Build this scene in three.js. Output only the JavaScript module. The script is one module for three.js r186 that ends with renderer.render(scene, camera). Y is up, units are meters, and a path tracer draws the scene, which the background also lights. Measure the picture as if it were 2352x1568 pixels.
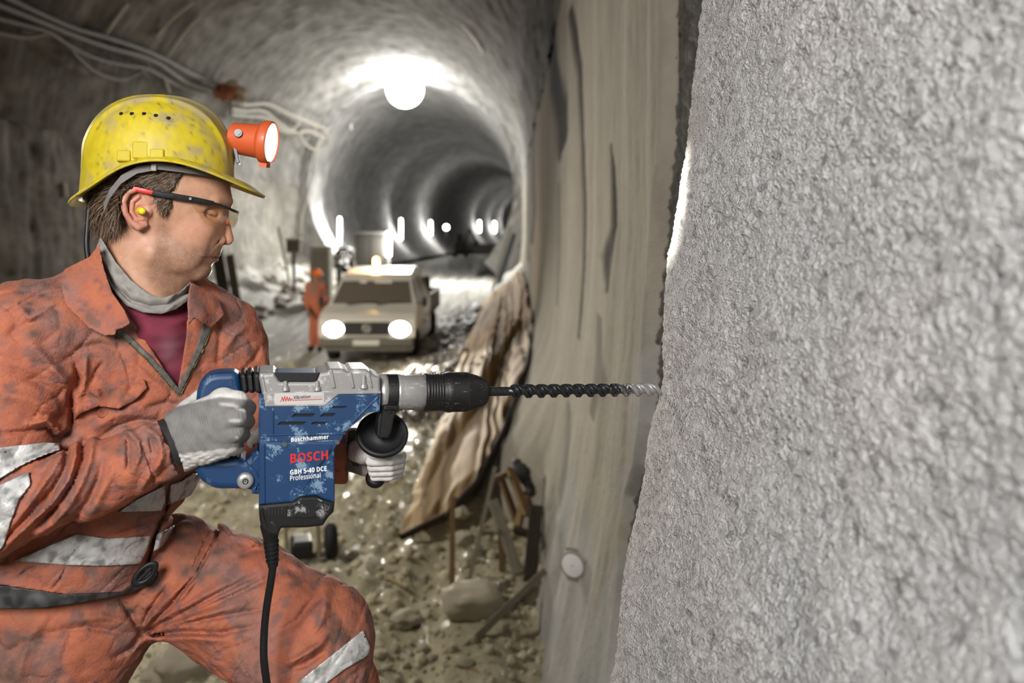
import * as THREE from 'three';
import { mergeGeometries, mergeVertices } from 'three/addons/utils/BufferGeometryUtils.js';
import { RoundedBoxGeometry } from 'three/addons/geometries/RoundedBoxGeometry.js';
import { TextGeometry } from 'three/addons/geometries/TextGeometry.js';
import { FontLoader } from 'three/addons/loaders/FontLoader.js';
import { RectAreaLightUniformsLib } from 'three/addons/lights/RectAreaLightUniformsLib.js';
import { createNoise3D } from 'simplex-noise';

// ---------- camera, background, exposure, large lights ----------
const F = 1829, CX = 1176, CY = 540, EYE = 2.4;          // focal length in pixels, vanishing point, eye height above the tunnel floor
const scene = new THREE.Scene();
scene.background = new THREE.Color(0x000000);
const camera = new THREE.PerspectiveCamera(2 * Math.atan(784 / F) * 180 / Math.PI, 1.5, 0.05, 400);
camera.position.set(0, EYE, 0);
camera.lookAt(0, EYE, -10);
camera.setViewOffset(2352, 1568, 0, 244, 2352, 1568);     // lens shifted so that the horizon stands above the middle
camera.updateProjectionMatrix();
camera.focus = 1.36;
camera.userData.fStop = 2.9;
scene.add(camera);
const renderer = new THREE.WebGLRenderer({ antialias: true });
renderer.toneMapping = THREE.LinearToneMapping;
renderer.toneMappingExposure = 1.0;
renderer.shadowMap.enabled = true;
RectAreaLightUniformsLib.init();

const LIGHT = {                                           // all lamps in one place; each is set inside its fitting further down
  flash: [51, [1.0, 0.975, 0.95]],                         // soft lamp on a stand behind the camera
  sideFill: [50, [1.0, 0.95, 0.86]],                        // added fill light outside the frame on the left
  truckFill: [190, [1.0, 0.93, 0.82]],  // added fill light for the truck front, outside the frame
  crown: [48, [1.0, 0.99, 0.96]],
  crownDown: [1000, [1.0, 0.99, 0.96]],
  tube: [20, [1.0, 0.98, 0.92]],
  head: [130, [1.0, 0.93, 0.80]],
  beacon: [6, [1.0, 0.55, 0.12]],
  cap: [16, [1.0, 0.94, 0.80]],
};

// ---------- helpers ----------
const V = (x, y, z) => new THREE.Vector3(x, y, z);
const W = (px, py, d) => V((px - CX) / F * d, EYE + (CY - py) / F * d, -d);     // a point seen at that pixel, d metres away
let seed = 12345;
const rnd = () => { seed = (seed * 1664525 + 1013904223) >>> 0; return seed / 4294967296; };
const noise = createNoise3D(rnd);
const clamp = (x, a = 0, b = 1) => x < a ? a : x > b ? b : x;
const lerp = (a, b, t) => a + (b - a) * t;
const sstep = (a, b, x) => { const t = clamp((x - a) / (b - a)); return t * t * (3 - 2 * t); };
const fbm = (x, y, z, o = 4) => { let s = 0, a = 0.5; for (let i = 0; i < o; i++) { s += a * noise(x, y, z); x *= 2.03; y *= 2.03; z *= 2.03; a *= 0.5; } return s; };
const mix3 = (a, b, t) => [lerp(a[0], b[0], t), lerp(a[1], b[1], t), lerp(a[2], b[2], t)];
const C = (hex) => { const c = new THREE.Color(hex); return [c.r, c.g, c.b]; };
const table = (rows, x) => {                              // rows [x, ...values], linear between
  if (x <= rows[0][0]) return rows[0].slice(1);
  for (let i = 1; i < rows.length; i++) if (x <= rows[i][0]) {
    const a = rows[i - 1], b = rows[i], t = (x - a[0]) / (b[0] - a[0]), s = t;
    return a.slice(1).map((v, k) => lerp(v, b[k + 1], s));
  }
  return rows[rows.length - 1].slice(1);
};

// names, tags
const taken = {};
function named(o, name) { const n = taken[name] = (taken[name] ?? -1) + 1; o.name = n ? `${name}_${String(n).padStart(3, '0')}` : name; return o; }
function shadows(o) { o.castShadow = o.receiveShadow = true; return o; }
function mesh(name, g, m, parent) { const o = shadows(new THREE.Mesh(g, m)); if (parent) { o.name = name; parent.add(o); } else { named(o, name); scene.add(o); } return o; }
function part(name, gs, m, parent, label) {
  const g = Array.isArray(gs) ? mergeGeometries(gs.map(plain), false) : gs;
  const o = mesh(name, g, m, parent); if (label) o.userData.label = label; return o;
}
function plain(g) { g = g.index ? g.toNonIndexed() : g; const r = new THREE.BufferGeometry(); r.setAttribute('position', g.attributes.position); if (!g.attributes.normal) g.computeVertexNormals(); r.setAttribute('normal', g.attributes.normal); if (g.attributes.uv) r.setAttribute('uv', g.attributes.uv); else r.setAttribute('uv', new THREE.BufferAttribute(new Float32Array(g.attributes.position.count * 2), 2)); return r; }
function thing(name, label, category, pos = [0, 0, 0], yaw = 0, group) {
  const o = named(new THREE.Group(), name); scene.add(o); o.position.set(...pos); o.rotation.y = yaw;
  o.userData = { label, category }; if (group) o.userData.group = group; return o;
}
function tag(o, label, category, group, kind) { Object.assign(o.userData, { label, category }); if (group) o.userData.group = group; if (kind) o.userData.kind = kind; return o; }
function struct(o) { o.userData.kind = 'structure'; return o; }
const std = (hex, rough = 0.8, extra = {}) => new THREE.MeshStandardMaterial({ color: hex, roughness: rough, ...extra });
const phys = (hex, rough = 0.5, extra = {}) => new THREE.MeshPhysicalMaterial({ color: hex, roughness: rough, ...extra });
const glow = (rgb, k) => new THREE.MeshStandardMaterial({ color: 0xffffff, roughness: 0.4, emissive: new THREE.Color().setRGB(...rgb), emissiveIntensity: k });

// geometry shorthands
function box(w, h, d, x = 0, y = 0, z = 0, r = 0) { const g = r ? new RoundedBoxGeometry(w, h, d, 2, r) : new THREE.BoxGeometry(w, h, d); g.translate(x, y, z); return g; }
function tube(pts, r, seg = 40, rad = 8, closed = false) { return new THREE.TubeGeometry(new THREE.CatmullRomCurve3(pts, closed), seg, r, rad, closed); }
function rod(a, b, r0, r1 = r0, n = 12) { const d = b.clone().sub(a), L = d.length(), g = new THREE.CylinderGeometry(r1, r0, L, n); g.translate(0, L / 2, 0); g.applyQuaternion(new THREE.Quaternion().setFromUnitVectors(V(0, 1, 0), d.normalize())); g.translate(a.x, a.y, a.z); return g; }
function beam(a, b, w, t, roll = 0) { const d = b.clone().sub(a), L = d.length(), g = new RoundedBoxGeometry(w, L, t, 1, Math.min(w, t) * 0.12); g.rotateY(roll); g.translate(0, L / 2, 0); g.applyQuaternion(new THREE.Quaternion().setFromUnitVectors(V(0, 1, 0), d.normalize())); g.translate(a.x, a.y, a.z); return g; }
function lathe(profile, n = 40) { return new THREE.LatheGeometry(profile.map(([r, y]) => new THREE.Vector2(r, y)), n); }
function paint(g, fn) {                                   // vertex colours from position and normal
  const p = g.attributes.position, n = g.attributes.normal, c = new Float32Array(p.count * 3);
  for (let i = 0; i < p.count; i++) { const k = fn(p.getX(i), p.getY(i), p.getZ(i), n ? n.getX(i) : 0, n ? n.getY(i) : 0, n ? n.getZ(i) : 0); c[3 * i] = k[0]; c[3 * i + 1] = k[1]; c[3 * i + 2] = k[2]; }
  g.setAttribute('color', new THREE.BufferAttribute(c, 3)); return g;
}
function gridMesh(nu, nv, fn, flip = false) {             // fn(u, v) -> [x, y, z, r, g, b, tu, tv], u and v in 0..1
  const N = (nu + 1) * (nv + 1), P = new Float32Array(N * 3), K = new Float32Array(N * 3), U = new Float32Array(N * 2), I = new Uint32Array(nu * nv * 6);
  for (let j = 0, q = 0; j <= nv; j++) for (let i = 0; i <= nu; i++, q++) { const a = fn(i / nu, j / nv); P.set(a.slice(0, 3), q * 3); K.set(a.slice(3, 6), q * 3); U[2 * q] = a[6] ?? 0; U[2 * q + 1] = a[7] ?? 0; }
  for (let j = 0, q = 0; j < nv; j++) for (let i = 0; i < nu; i++) { const a = j * (nu + 1) + i, b = a + 1, c = a + nu + 1, d = c + 1; I.set(flip ? [a, c, b, b, c, d] : [a, b, c, b, d, c], q); q += 6; }
  const g = new THREE.BufferGeometry(); g.setAttribute('position', new THREE.BufferAttribute(P, 3)); g.setAttribute('color', new THREE.BufferAttribute(K, 3)); g.setAttribute('uv', new THREE.BufferAttribute(U, 2)); g.setIndex(new THREE.BufferAttribute(I, 1)); g.computeVertexNormals(); return g;
}
function noiseTexture(size, fn, srgb = false) {           // tileable through blending is not needed: fn is given a torus-like point
  const d = new Uint8Array(size * size * 4);
  for (let j = 0, q = 0; j < size; j++) for (let i = 0; i < size; i++, q += 4) { const k = fn(i / size, j / size), a = Array.isArray(k) ? k : [k, k, k]; d[q] = clamp(a[0]) * 255; d[q + 1] = clamp(a[1]) * 255; d[q + 2] = clamp(a[2]) * 255; d[q + 3] = 255; }
  const t = new THREE.DataTexture(d, size, size); t.wrapS = t.wrapT = THREE.RepeatWrapping; t.magFilter = THREE.LinearFilter; t.minFilter = THREE.LinearMipmapLinearFilter; t.generateMipmaps = true; if (srgb) t.colorSpace = THREE.SRGBColorSpace; t.needsUpdate = true; return t;
}
const tau = Math.PI * 2;
const torus = (u, v, f, s = 0) => { // noise that repeats: a wrapped blend of four samples
  const n = (a, b) => noise(a * f, b * f, s), su = sstep(0.8, 1, u), sv = sstep(0.8, 1, v);
  return lerp(lerp(n(u, v), n(u - 1, v), su), lerp(n(u, v - 1), n(u - 1, v - 1), su), sv);
};

// ---- signed distance fields, meshed by surface nets ----
function smin(a, b, k) { if (k <= 0) return a < b ? a : b; const h = clamp(0.5 + 0.5 * (b - a) / k); return lerp(b, a, h) - k * h * (1 - h); }
function smax(a, b, k) { return -smin(-a, -b, k); }
function cap(a, b, r0, r1 = r0) {                         // tapered capsule
  const ax = a.x, ay = a.y, az = a.z, bx = b.x - ax, by = b.y - ay, bz = b.z - az, L = bx * bx + by * by + bz * bz || 1e-9;
  return (x, y, z) => { x -= ax; y -= ay; z -= az; const t = clamp((x * bx + y * by + z * bz) / L); x -= bx * t; y -= by * t; z -= bz * t; return Math.sqrt(x * x + y * y + z * z) - r0 - (r1 - r0) * t; };
}
function ell(c, rx, ry, rz, e) {                          // ellipsoid with axes e = [right, up, toward] (unit vectors)
  const [p, q, r] = e ?? [V(1, 0, 0), V(0, 1, 0), V(0, 0, 1)], cx = c.x, cy = c.y, cz = c.z;
  return (x, y, z) => { x -= cx; y -= cy; z -= cz; const a = (x * p.x + y * p.y + z * p.z) / rx, b = (x * q.x + y * q.y + z * q.z) / ry, g = (x * r.x + y * r.y + z * r.z) / rz; const k0 = Math.sqrt(a * a + b * b + g * g), aa = a / rx, bb = b / ry, gg = g / rz, k1 = Math.sqrt(aa * aa + bb * bb + gg * gg); return k1 < 1e-9 ? -Math.min(rx, ry, rz) : k0 * (k0 - 1) / k1; };
}
function chain(pts, rs) { const s = []; for (let i = 1; i < pts.length; i++) s.push(cap(pts[i - 1], pts[i], Array.isArray(rs) ? rs[i - 1] : rs, Array.isArray(rs) ? rs[i] : rs)); return (x, y, z) => { let m = 1e9; for (const f of s) { const d = f(x, y, z); if (d < m) m = d; } return m; }; }
function blend(k, ...fs) { return (x, y, z) => { let m = fs[0](x, y, z); for (let i = 1; i < fs.length; i++) m = smin(m, fs[i](x, y, z), k); return m; }; }
const pxOf = (x, z) => CX - F * x / z, pyOf = (y, z) => CY + F * (y - EYE) / z;
function poly(pts) {                                      // signed distance, in pixels at the camera, to a drawn outline; used to cut cloth pieces out of a body's surface
  const n = pts.length;
  return (px, py) => {
    let d = 1e18, s = 1;
    for (let i = 0, j = n - 1; i < n; j = i++) {
      const [xi, yi] = pts[i], [xj, yj] = pts[j], ex = xj - xi, ey = yj - yi, wx = px - xi, wy = py - yi, t = clamp((wx * ex + wy * ey) / (ex * ex + ey * ey || 1e-9)), bx = wx - ex * t, by = wy - ey * t;
      d = Math.min(d, bx * bx + by * by);
      const c1 = py >= yi, c2 = py < yj, c3 = ex * wy > ey * wx;
      if ((c1 && c2 && c3) || (!c1 && !c2 && !c3)) s = -s;
    }
    return s * Math.sqrt(d);
  };
}
function cut(f, pts, near = -1e9, far = 1e9) { const q = poly(pts); return (x, y, z) => { const a = f(x, y, z); if (a > 0.03) return a; const b = q(pxOf(x, z), pyOf(y, z)) * -z / F; return Math.max(a, b, -z - far, near + z); }; }
function shell(f, off, half) { return (x, y, z) => Math.abs(f(x, y, z) - off) - half; }

function nets(f, lo, hi, h, color, eps) {
  const nx = Math.ceil((hi.x - lo.x) / h) + 1, ny = Math.ceil((hi.y - lo.y) / h) + 1, nz = Math.ceil((hi.z - lo.z) / h) + 1, B = 8;
  const G = new Float32Array(nx * ny * nz).fill(1), id = (i, j, k) => (k * ny + j) * nx + i;
  const live = [];
  const reach = B * h * 0.87 * 1.5 + 2 * h;
  for (let k = 0; k < nz; k += B) for (let j = 0; j < ny; j += B) for (let i = 0; i < nx; i += B) {
    const c = f(lo.x + (i + B / 2) * h, lo.y + (j + B / 2) * h, lo.z + (k + B / 2) * h);
    const I = Math.min(i + B, nx), J = Math.min(j + B, ny), K = Math.min(k + B, nz), near = Math.abs(c) < reach;
    if (near) live.push([i, j, k]);
    for (let z = k; z < K; z++) for (let y = j; y < J; y++) { let q = id(i, y, z); for (let x = i; x < I; x++, q++) G[q] = near ? f(lo.x + x * h, lo.y + y * h, lo.z + z * h) : c; }
  }
  const P = [], N = [], K3 = [], idx = new Map(), E = eps ?? h * 0.5;
  const corner = [[0, 0, 0], [1, 0, 0], [0, 1, 0], [1, 1, 0], [0, 0, 1], [1, 0, 1], [0, 1, 1], [1, 1, 1]], edges = [[0, 1], [2, 3], [4, 5], [6, 7], [0, 2], [1, 3], [4, 6], [5, 7], [0, 4], [1, 5], [2, 6], [3, 7]];
  const val = new Float32Array(8);
  const faces = [];
  for (const [bi, bj, bk] of live) for (let k = bk; k < Math.min(bk + B, nz - 1); k++) for (let j = bj; j < Math.min(bj + B, ny - 1); j++) for (let i = bi; i < Math.min(bi + B, nx - 1); i++) {
    let m = 0; for (let c = 0; c < 8; c++) { val[c] = G[id(i + corner[c][0], j + corner[c][1], k + corner[c][2])]; if (val[c] < 0) m |= 1 << c; }
    if (m === 0 || m === 255) continue;
    let x = 0, y = 0, z = 0, n = 0;
    for (const [a, b] of edges) if ((m >> a & 1) !== (m >> b & 1)) { const t = val[a] / (val[a] - val[b]); x += lerp(corner[a][0], corner[b][0], t); y += lerp(corner[a][1], corner[b][1], t); z += lerp(corner[a][2], corner[b][2], t); n++; }
    x = lo.x + (i + x / n) * h; y = lo.y + (j + y / n) * h; z = lo.z + (k + z / n) * h;
    const gr = () => { const gx = f(x + E, y, z) - f(x - E, y, z), gy = f(x, y + E, z) - f(x, y - E, z), gz = f(x, y, z + E) - f(x, y, z - E), L = Math.hypot(gx, gy, gz) || 1e-9; return [gx / L, gy / L, gz / L, L / (2 * E)]; };
    let g = gr(); const s = clamp(f(x, y, z) / Math.max(g[3], 0.3), -0.4 * h, 0.4 * h); x -= s * g[0]; y -= s * g[1]; z -= s * g[2]; g = gr();
    idx.set(id(i, j, k), P.length / 3); P.push(x, y, z); N.push(g[0], g[1], g[2]); const c = color ? color(x, y, z, g[0], g[1], g[2]) : [1, 1, 1]; K3.push(c[0], c[1], c[2]);
  }
  const quad = (a, b, c, d, s) => { if (a === undefined || b === undefined || c === undefined || d === undefined) return; if (s) faces.push(a, b, c, a, c, d); else faces.push(a, c, b, a, d, c); };
  for (const [bi, bj, bk] of live) for (let k = bk; k < Math.min(bk + B, nz - 1); k++) for (let j = bj; j < Math.min(bj + B, ny - 1); j++) for (let i = bi; i < Math.min(bi + B, nx - 1); i++) {
    const v = G[id(i, j, k)] < 0, g = (a, b, c) => idx.get(id(a, b, c));
    if (j && k && v !== G[id(i + 1, j, k)] < 0) quad(g(i, j - 1, k - 1), g(i, j, k - 1), g(i, j, k), g(i, j - 1, k), v);
    if (i && k && v !== G[id(i, j + 1, k)] < 0) quad(g(i - 1, j, k - 1), g(i - 1, j, k), g(i, j, k), g(i, j, k - 1), v);
    if (i && j && v !== G[id(i, j, k + 1)] < 0) quad(g(i - 1, j - 1, k), g(i, j - 1, k), g(i, j, k), g(i - 1, j, k), v);
  }
  const g = new THREE.BufferGeometry();
  g.setAttribute('position', new THREE.BufferAttribute(new Float32Array(P), 3)); g.setAttribute('normal', new THREE.BufferAttribute(new Float32Array(N), 3)); g.setAttribute('color', new THREE.BufferAttribute(new Float32Array(K3), 3)); g.setIndex(faces);
  return g;
}
function largest(g) {                                     // only the largest connected piece that is turned to the front
  const I = g.index.array, n = g.attributes.position.count, up = new Int32Array(n).map((_, i) => i), find = (a) => { while (up[a] !== a) a = up[a] = up[up[a]]; return a; };
  for (let i = 0; i < I.length; i += 3) { const a = find(I[i]); up[find(I[i + 1])] = a; up[find(I[i + 2])] = a; }
  const size = new Map(), p = g.attributes.position, m = g.attributes.normal; for (let i = 0; i < I.length; i += 3) { const a = find(I[i]), k = I[i], x = p.getX(k), y = p.getY(k) - EYE, z = p.getZ(k); size.set(a, (size.get(a) ?? 0) + (-(x * m.getX(k) + y * m.getY(k) + z * m.getZ(k)) > 0 ? 1.25 / Math.pow(-z, 14) : -0.6 / Math.pow(-z, 14))); }
  let best = -1, most = 0; for (const [a, k] of size) if (k > most) { most = k; best = a; }
  const keep = []; for (let i = 0; i < I.length; i += 3) if (find(I[i]) === best) keep.push(I[i], I[i + 1], I[i + 2]);
  const map = new Int32Array(n).fill(-1), used = []; for (let i = 0; i < keep.length; i++) { const a = keep[i]; if (map[a] < 0) { map[a] = used.length; used.push(a); } keep[i] = map[a]; }
  for (const name of ['position', 'normal', 'color']) { const A = g.attributes[name], B = new Float32Array(used.length * 3); used.forEach((a, i) => { for (let k = 0; k < 3; k++) B[3 * i + k] = A.array[3 * a + k]; }); g.setAttribute(name, new THREE.BufferAttribute(B, 3)); }
  g.setIndex(keep); return g;
}
const around = (pts, pad) => { const b = new THREE.Box3(); for (const p of pts) b.expandByPoint(p); b.expandByScalar(pad); return [b.min, b.max]; };
// a vertical plane through the point seen at (px, py, d), turned by yaw degrees; at() meets the sight line of a pixel with it, out metres in front
function slab(px, py, d, yawDeg) {
  const o = W(px, py, d), a = yawDeg * Math.PI / 180, u = V(Math.cos(a), 0, -Math.sin(a)), n = V(Math.sin(a), 0, Math.cos(a));
  const at = (x, y, out = 0) => { const r = V((x - CX) / F, (CY - y) / F, -1), e = V(0, EYE, 0), t = (o.clone().addScaledVector(n, out).sub(e).dot(n)) / r.dot(n); return e.addScaledVector(r, t); };
  const uv = (x, y, out = 0) => { const p = at(x, y, out).sub(o); return [p.dot(u), p.y]; };
  const toWorld = (U, v, out = 0) => o.clone().addScaledVector(u, U).add(V(0, v, 0)).addScaledVector(n, out);
  return { o, u, n, at, uv, toWorld, axes: [u, V(0, 1, 0), n], yaw: a };
}

// ---------- the setting: a shotcrete tunnel ----------
const TC = { x: -4.93, y: 4.75, R: 5.43, r: 5.07, D: 39 };   // arch centre, near and far radius, distance of the step between them
const rightProfile = [[-0.2, 0.14], [0.4, 0.25], [0.9, 0.35], [1.35, 0.42], [1.9, 0.47], [2.4, 0.5], [4.75, 0.5]];
const xWall = (y) => table(rightProfile, y)[0];
const grain = noiseTexture(512, (u, v) => { const a = torus(u, v, 60, 1), b = torus(u, v, 130, 2), c = torus(u, v, 24, 3); return 0.5 + 0.3 * (1 - Math.abs(a) * 1.6) * 0.7 + 0.18 * b + 0.12 * c - 0.1; });
const blotch = noiseTexture(256, (u, v) => 0.62 + 0.3 * torus(u, v, 9, 5) + 0.25 * torus(u, v, 22, 6));
const tex = (t, r) => { const c = t.clone(); c.repeat.set(r, r); c.needsUpdate = true; return c; };
const concrete = (extra = {}) => new THREE.MeshStandardMaterial({ vertexColors: true, roughness: 0.85, bumpMap: tex(grain, 2.2), bumpScale: 0.006, ...extra });

// outlines of the two layers' edges as they stand on the wall: distance along the tunnel for each height
const edgeNear = [[-200, 1640], [0, 1610], [100, 1604], [200, 1590], [300, 1577], [400, 1563], [500, 1548], [600, 1534], [700, 1523], [800, 1517], [900, 1511], [1000, 1493], [1080, 1478], [1150, 1463], [1250, 1446], [1310, 1432], [1400, 1420], [1568, 1402], [2000, 1370]];
const edgeSmooth = [[-200, 1528], [0, 1526], [200, 1524], [330, 1520], [450, 1509], [600, 1497], [700, 1487], [800, 1481], [900, 1481], [980, 1474], [1080, 1455], [1150, 1432], [1260, 1416], [1330, 1418], [1400, 1408], [1568, 1396], [1900, 1370]];
const nearRows = edgeNear.map(([py, px]) => [EYE + (CY - py) / F * 1.42, (px - CX) / F * 1.42]).reverse();
const smoothRows = edgeSmooth.map(([py, px]) => { let d = 2.6; for (let i = 0; i < 40; i++) d = lerp(d, xWall(EYE + (CY - py) / F * d) * F / (px - CX), 0.5); return [EYE + (CY - py) / F * d, d]; }).reverse();
const xNear = (d, y) => {                                  // the near layer: flares out towards the camera, rounds off beyond 1.36 m
  const e = table(nearRows, y)[0];
  if (d < 1.3) return e + 0.10 * (1.42 - d) + 0.25 * Math.max(0, -d) * 0.3;
  const t = (d - 1.3) / 0.5; return e + 0.10 * 0.12 * (1 - t) + 0.22 * t * t * t + 0.10 * t * t * sstep(0.2, 1, t) - 0.012 * Math.sin(t * 3.1);
};
const hash2 = (i, j) => { let h = (i * 374761393 + j * 668265263) | 0; h = Math.imul(h ^ (h >>> 13), 1274126177); return ((h ^ (h >>> 16)) >>> 0) / 4294967296; };
const pebbleTile = noiseTexture(768, (u, v) => { const wrap = (n, s) => { const i = Math.floor(u * n), j = Math.floor(v * n); let m = 9; for (let a = -1; a <= 1; a++) for (let b = -1; b <= 1; b++) { const I = ((i + a) % n + n) % n, J = ((j + b) % n + n) % n, h = hash2(I + s, J), k = hash2(J + 71, I - 37 + s), q = 0.6 + 0.7 * hash2(I + 13, J + 5 + s), dx = i + a + 0.1 + 0.8 * h - u * n, dy = j + b + 0.1 + 0.8 * k - v * n; m = Math.min(m, (dx * dx + dy * dy) / (q * q)); } return Math.max(0, 1 - m * 1.15); }; return 0.2 + 0.38 * wrap(56, 0) + 0.2 * wrap(104, 9) + 0.12 * torus(u, v, 14, 8) + 0.13 * torus(u, v, 48, 18) + 0.1 * torus(u, v, 100, 28); });
{ // near shotcrete layer, coarse sprayed grain
  const ds = []; { let d = 1.78; while (d > 0.3) { ds.push(d); d -= 0.0026 * d; } while (d > -6) { ds.push(d); d -= 0.2; } ds.push(-6); }
  const NV = 560, g = gridMesh(ds.length - 1, NV, (u, v) => {                 // rows crowd where the wall is seen close
    const d = ds[Math.round(u * (ds.length - 1))], k = Math.max(d, 0.3), y0 = EYE - 0.62 * k - 0.06, y1 = EYE + 0.36 * k + 0.06, j = v * NV, y = j < 20 ? lerp(-0.1, y0, j / 20) : j > NV - 20 ? lerp(y1, 4.8, (j - NV + 20) / 20) : lerp(y0, y1, (j - 20) / (NV - 40));
    const a = noise(d * 115, y * 115, 51), b = noise(d * 62, y * 62, 31), c = noise(d * 30, y * 30, 3), e = fbm(d * 5, y * 4, 9, 3);
    const h = 0.0013 * a + 0.0021 * b + 0.0022 * c + 0.012 * e - 0.008;
    const t = 0.385 + 0.05 * e + 0.03 * c + 0.022 * b + 0.02 * a - 0.16 * sstep(0.62, 0.85, noise(d * 26, y * 26, 77)), warm = 0.03 * noise(d * 2, y * 2, 40) + 0.035 * sstep(1.05, 1.4, d);
    return [xNear(d, y) - h, y, -d, t + warm * 0.3, t * 0.99, t * 0.985 - warm * 0.2, d, y];
  }, true);
  struct(mesh('wall_right_near', g, new THREE.MeshStandardMaterial({ vertexColors: true, roughness: 0.8, bumpMap: tex(pebbleTile, 4), bumpScale: 0.006 }))).userData.label = 'bright grey rough shotcrete layer that the drill bit touches';
}
{ // the joint between the two layers, coloured much darker than both
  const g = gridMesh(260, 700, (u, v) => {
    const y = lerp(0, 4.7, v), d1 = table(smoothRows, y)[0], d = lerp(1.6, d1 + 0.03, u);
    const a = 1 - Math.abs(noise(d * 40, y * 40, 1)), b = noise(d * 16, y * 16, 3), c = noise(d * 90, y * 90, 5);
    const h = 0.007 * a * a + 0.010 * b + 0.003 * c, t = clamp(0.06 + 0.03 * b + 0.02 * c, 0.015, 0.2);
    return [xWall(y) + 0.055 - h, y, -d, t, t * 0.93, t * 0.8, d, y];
  }, true);
  struct(mesh('trim_1', g, concrete({ roughness: 0.75 }))).userData.label = 'dark joint between the two shotcrete layers';
}
// dark drip stains on the smooth wall: [list of (px, py) down the stain, width in pixels, strength]
const stains = [
  [[[1246, 0], [1262, 60], [1270, 180], [1288, 260], [1290, 330], [1284, 372]], [5, 7, 9, 13, 12, 2], 0.85], [[[1308, 20], [1326, 160], [1333, 330], [1338, 480], [1338, 620], [1326, 780]], [4, 5, 5, 6, 5, 3], 0.8],
  [[[1212, 30], [1226, 120], [1236, 190], [1224, 330], [1226, 480], [1220, 560]], [6, 7, 6, 5, 5, 3], 0.6], [[[1402, 330], [1409, 440], [1410, 520], [1392, 590], [1396, 672]], [3, 5, 5, 12, 2], 0.8],
  [[[1203, 120], [1212, 260], [1216, 420], [1212, 600]], [5, 5, 5, 4], 0.45], [[[1282, 420], [1283, 560], [1278, 700]], [3, 5, 3], 0.3], [[[1376, 720], [1380, 860], [1362, 960]], [7, 10, 5], 0.45], [[[1305, 930], [1298, 1060], [1282, 1160]], [5, 7, 4], 0.4],
].map(([pts, w, s]) => ({ rows: pts.map(([px, py], i) => { const d = 0.5 * F / (px - CX); return [EYE + (CY - py) / F * d, Math.log(d), w[i] / (px - CX)]; }).sort((a, b) => a[0] - b[0]), s }));
const stainAt = (x, y, d) => { const l = Math.log(Math.max(0.1, 0.5 * d / Math.max(x, 0.02))), yy = (y - EYE) * 0.5 / Math.max(x, 0.02) + EYE; let k = 0; for (const { rows: R, s } of stains) { if (yy < R[0][0] || yy > R[R.length - 1][0]) continue; const [m, w] = table(R, yy); k = Math.max(k, s * Math.exp(-Math.pow((l - m) / (w * 1.1), 4))); } return k; };
{ // older, smooth layer
  const NU = 560, NV = 420;
  const g = gridMesh(NU, NV, (u, v) => {
    const y = lerp(-0.15, 4.75, v), d0 = table(smoothRows, y)[0], L = Math.log(d0) + (Math.log(39) - Math.log(d0)) * u, d = Math.exp(L);
    const r = fbm(L * 4.2, y * 0.16, 2, 3), q = fbm(L * 9, y * 0.22, 12, 3), s = noise(d * 9, y * 3, 6), f = noise(d * 30, y * 18, 8);
    let x = xWall(y) - 0.03 * r - 0.007 * q - 0.003 * s - 0.0016 * f - 0.03 * sstep(0.3, 0.0, y) * r;
    x += 0.06 * (1 - sstep(0, 0.012, u));
    if (d > 6.2) x -= sstep(6.2, 7.6, d) * sstep(15, 9, d) * 0.55 * Math.pow(clamp((1.35 - y) / 1.35), 1.5);   // sprayed concrete heaped at the foot of the wall
    const dark = stainAt(xWall(y), y, d);
    x += 0.02 * dark;
    const pale = 0.6 * sstep(0.1, 0.5, q), grey = sstep(3.25 + 0.25 * noise(y * 3, 4, 4), 2.95, d) * sstep(2.25, 1.9, y + 0.15 * noise(d * 3, y, 3)) + sstep(1.05, 0.85, y + 0.14 * noise(d * 2.5, y * 1.2, 21)) * sstep(6, 4.5, d);
    let c = mix3([0.285, 0.26, 0.215], [0.36, 0.332, 0.28], pale); c = mix3(c, [0.29, 0.285, 0.27], clamp(grey) * 0.85); c = mix3(c, [0.02, 0.018, 0.016], Math.min(1, 1.15 * dark));
    const m = 1 + 0.22 * r + 0.08 * s + 0.05 * f; c = c.map((k) => k * m);
    return [x, y, -d, c[0], c[1], c[2], d, y];
  });
  struct(mesh('wall_right', g, new THREE.MeshPhysicalMaterial({ vertexColors: true, roughness: 0.95, specularIntensity: 0.12, bumpMap: tex(grain, 2.2), bumpScale: 0.004 }))).userData.label = 'smooth beige shotcrete wall with dark vertical drip stains';
}
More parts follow.
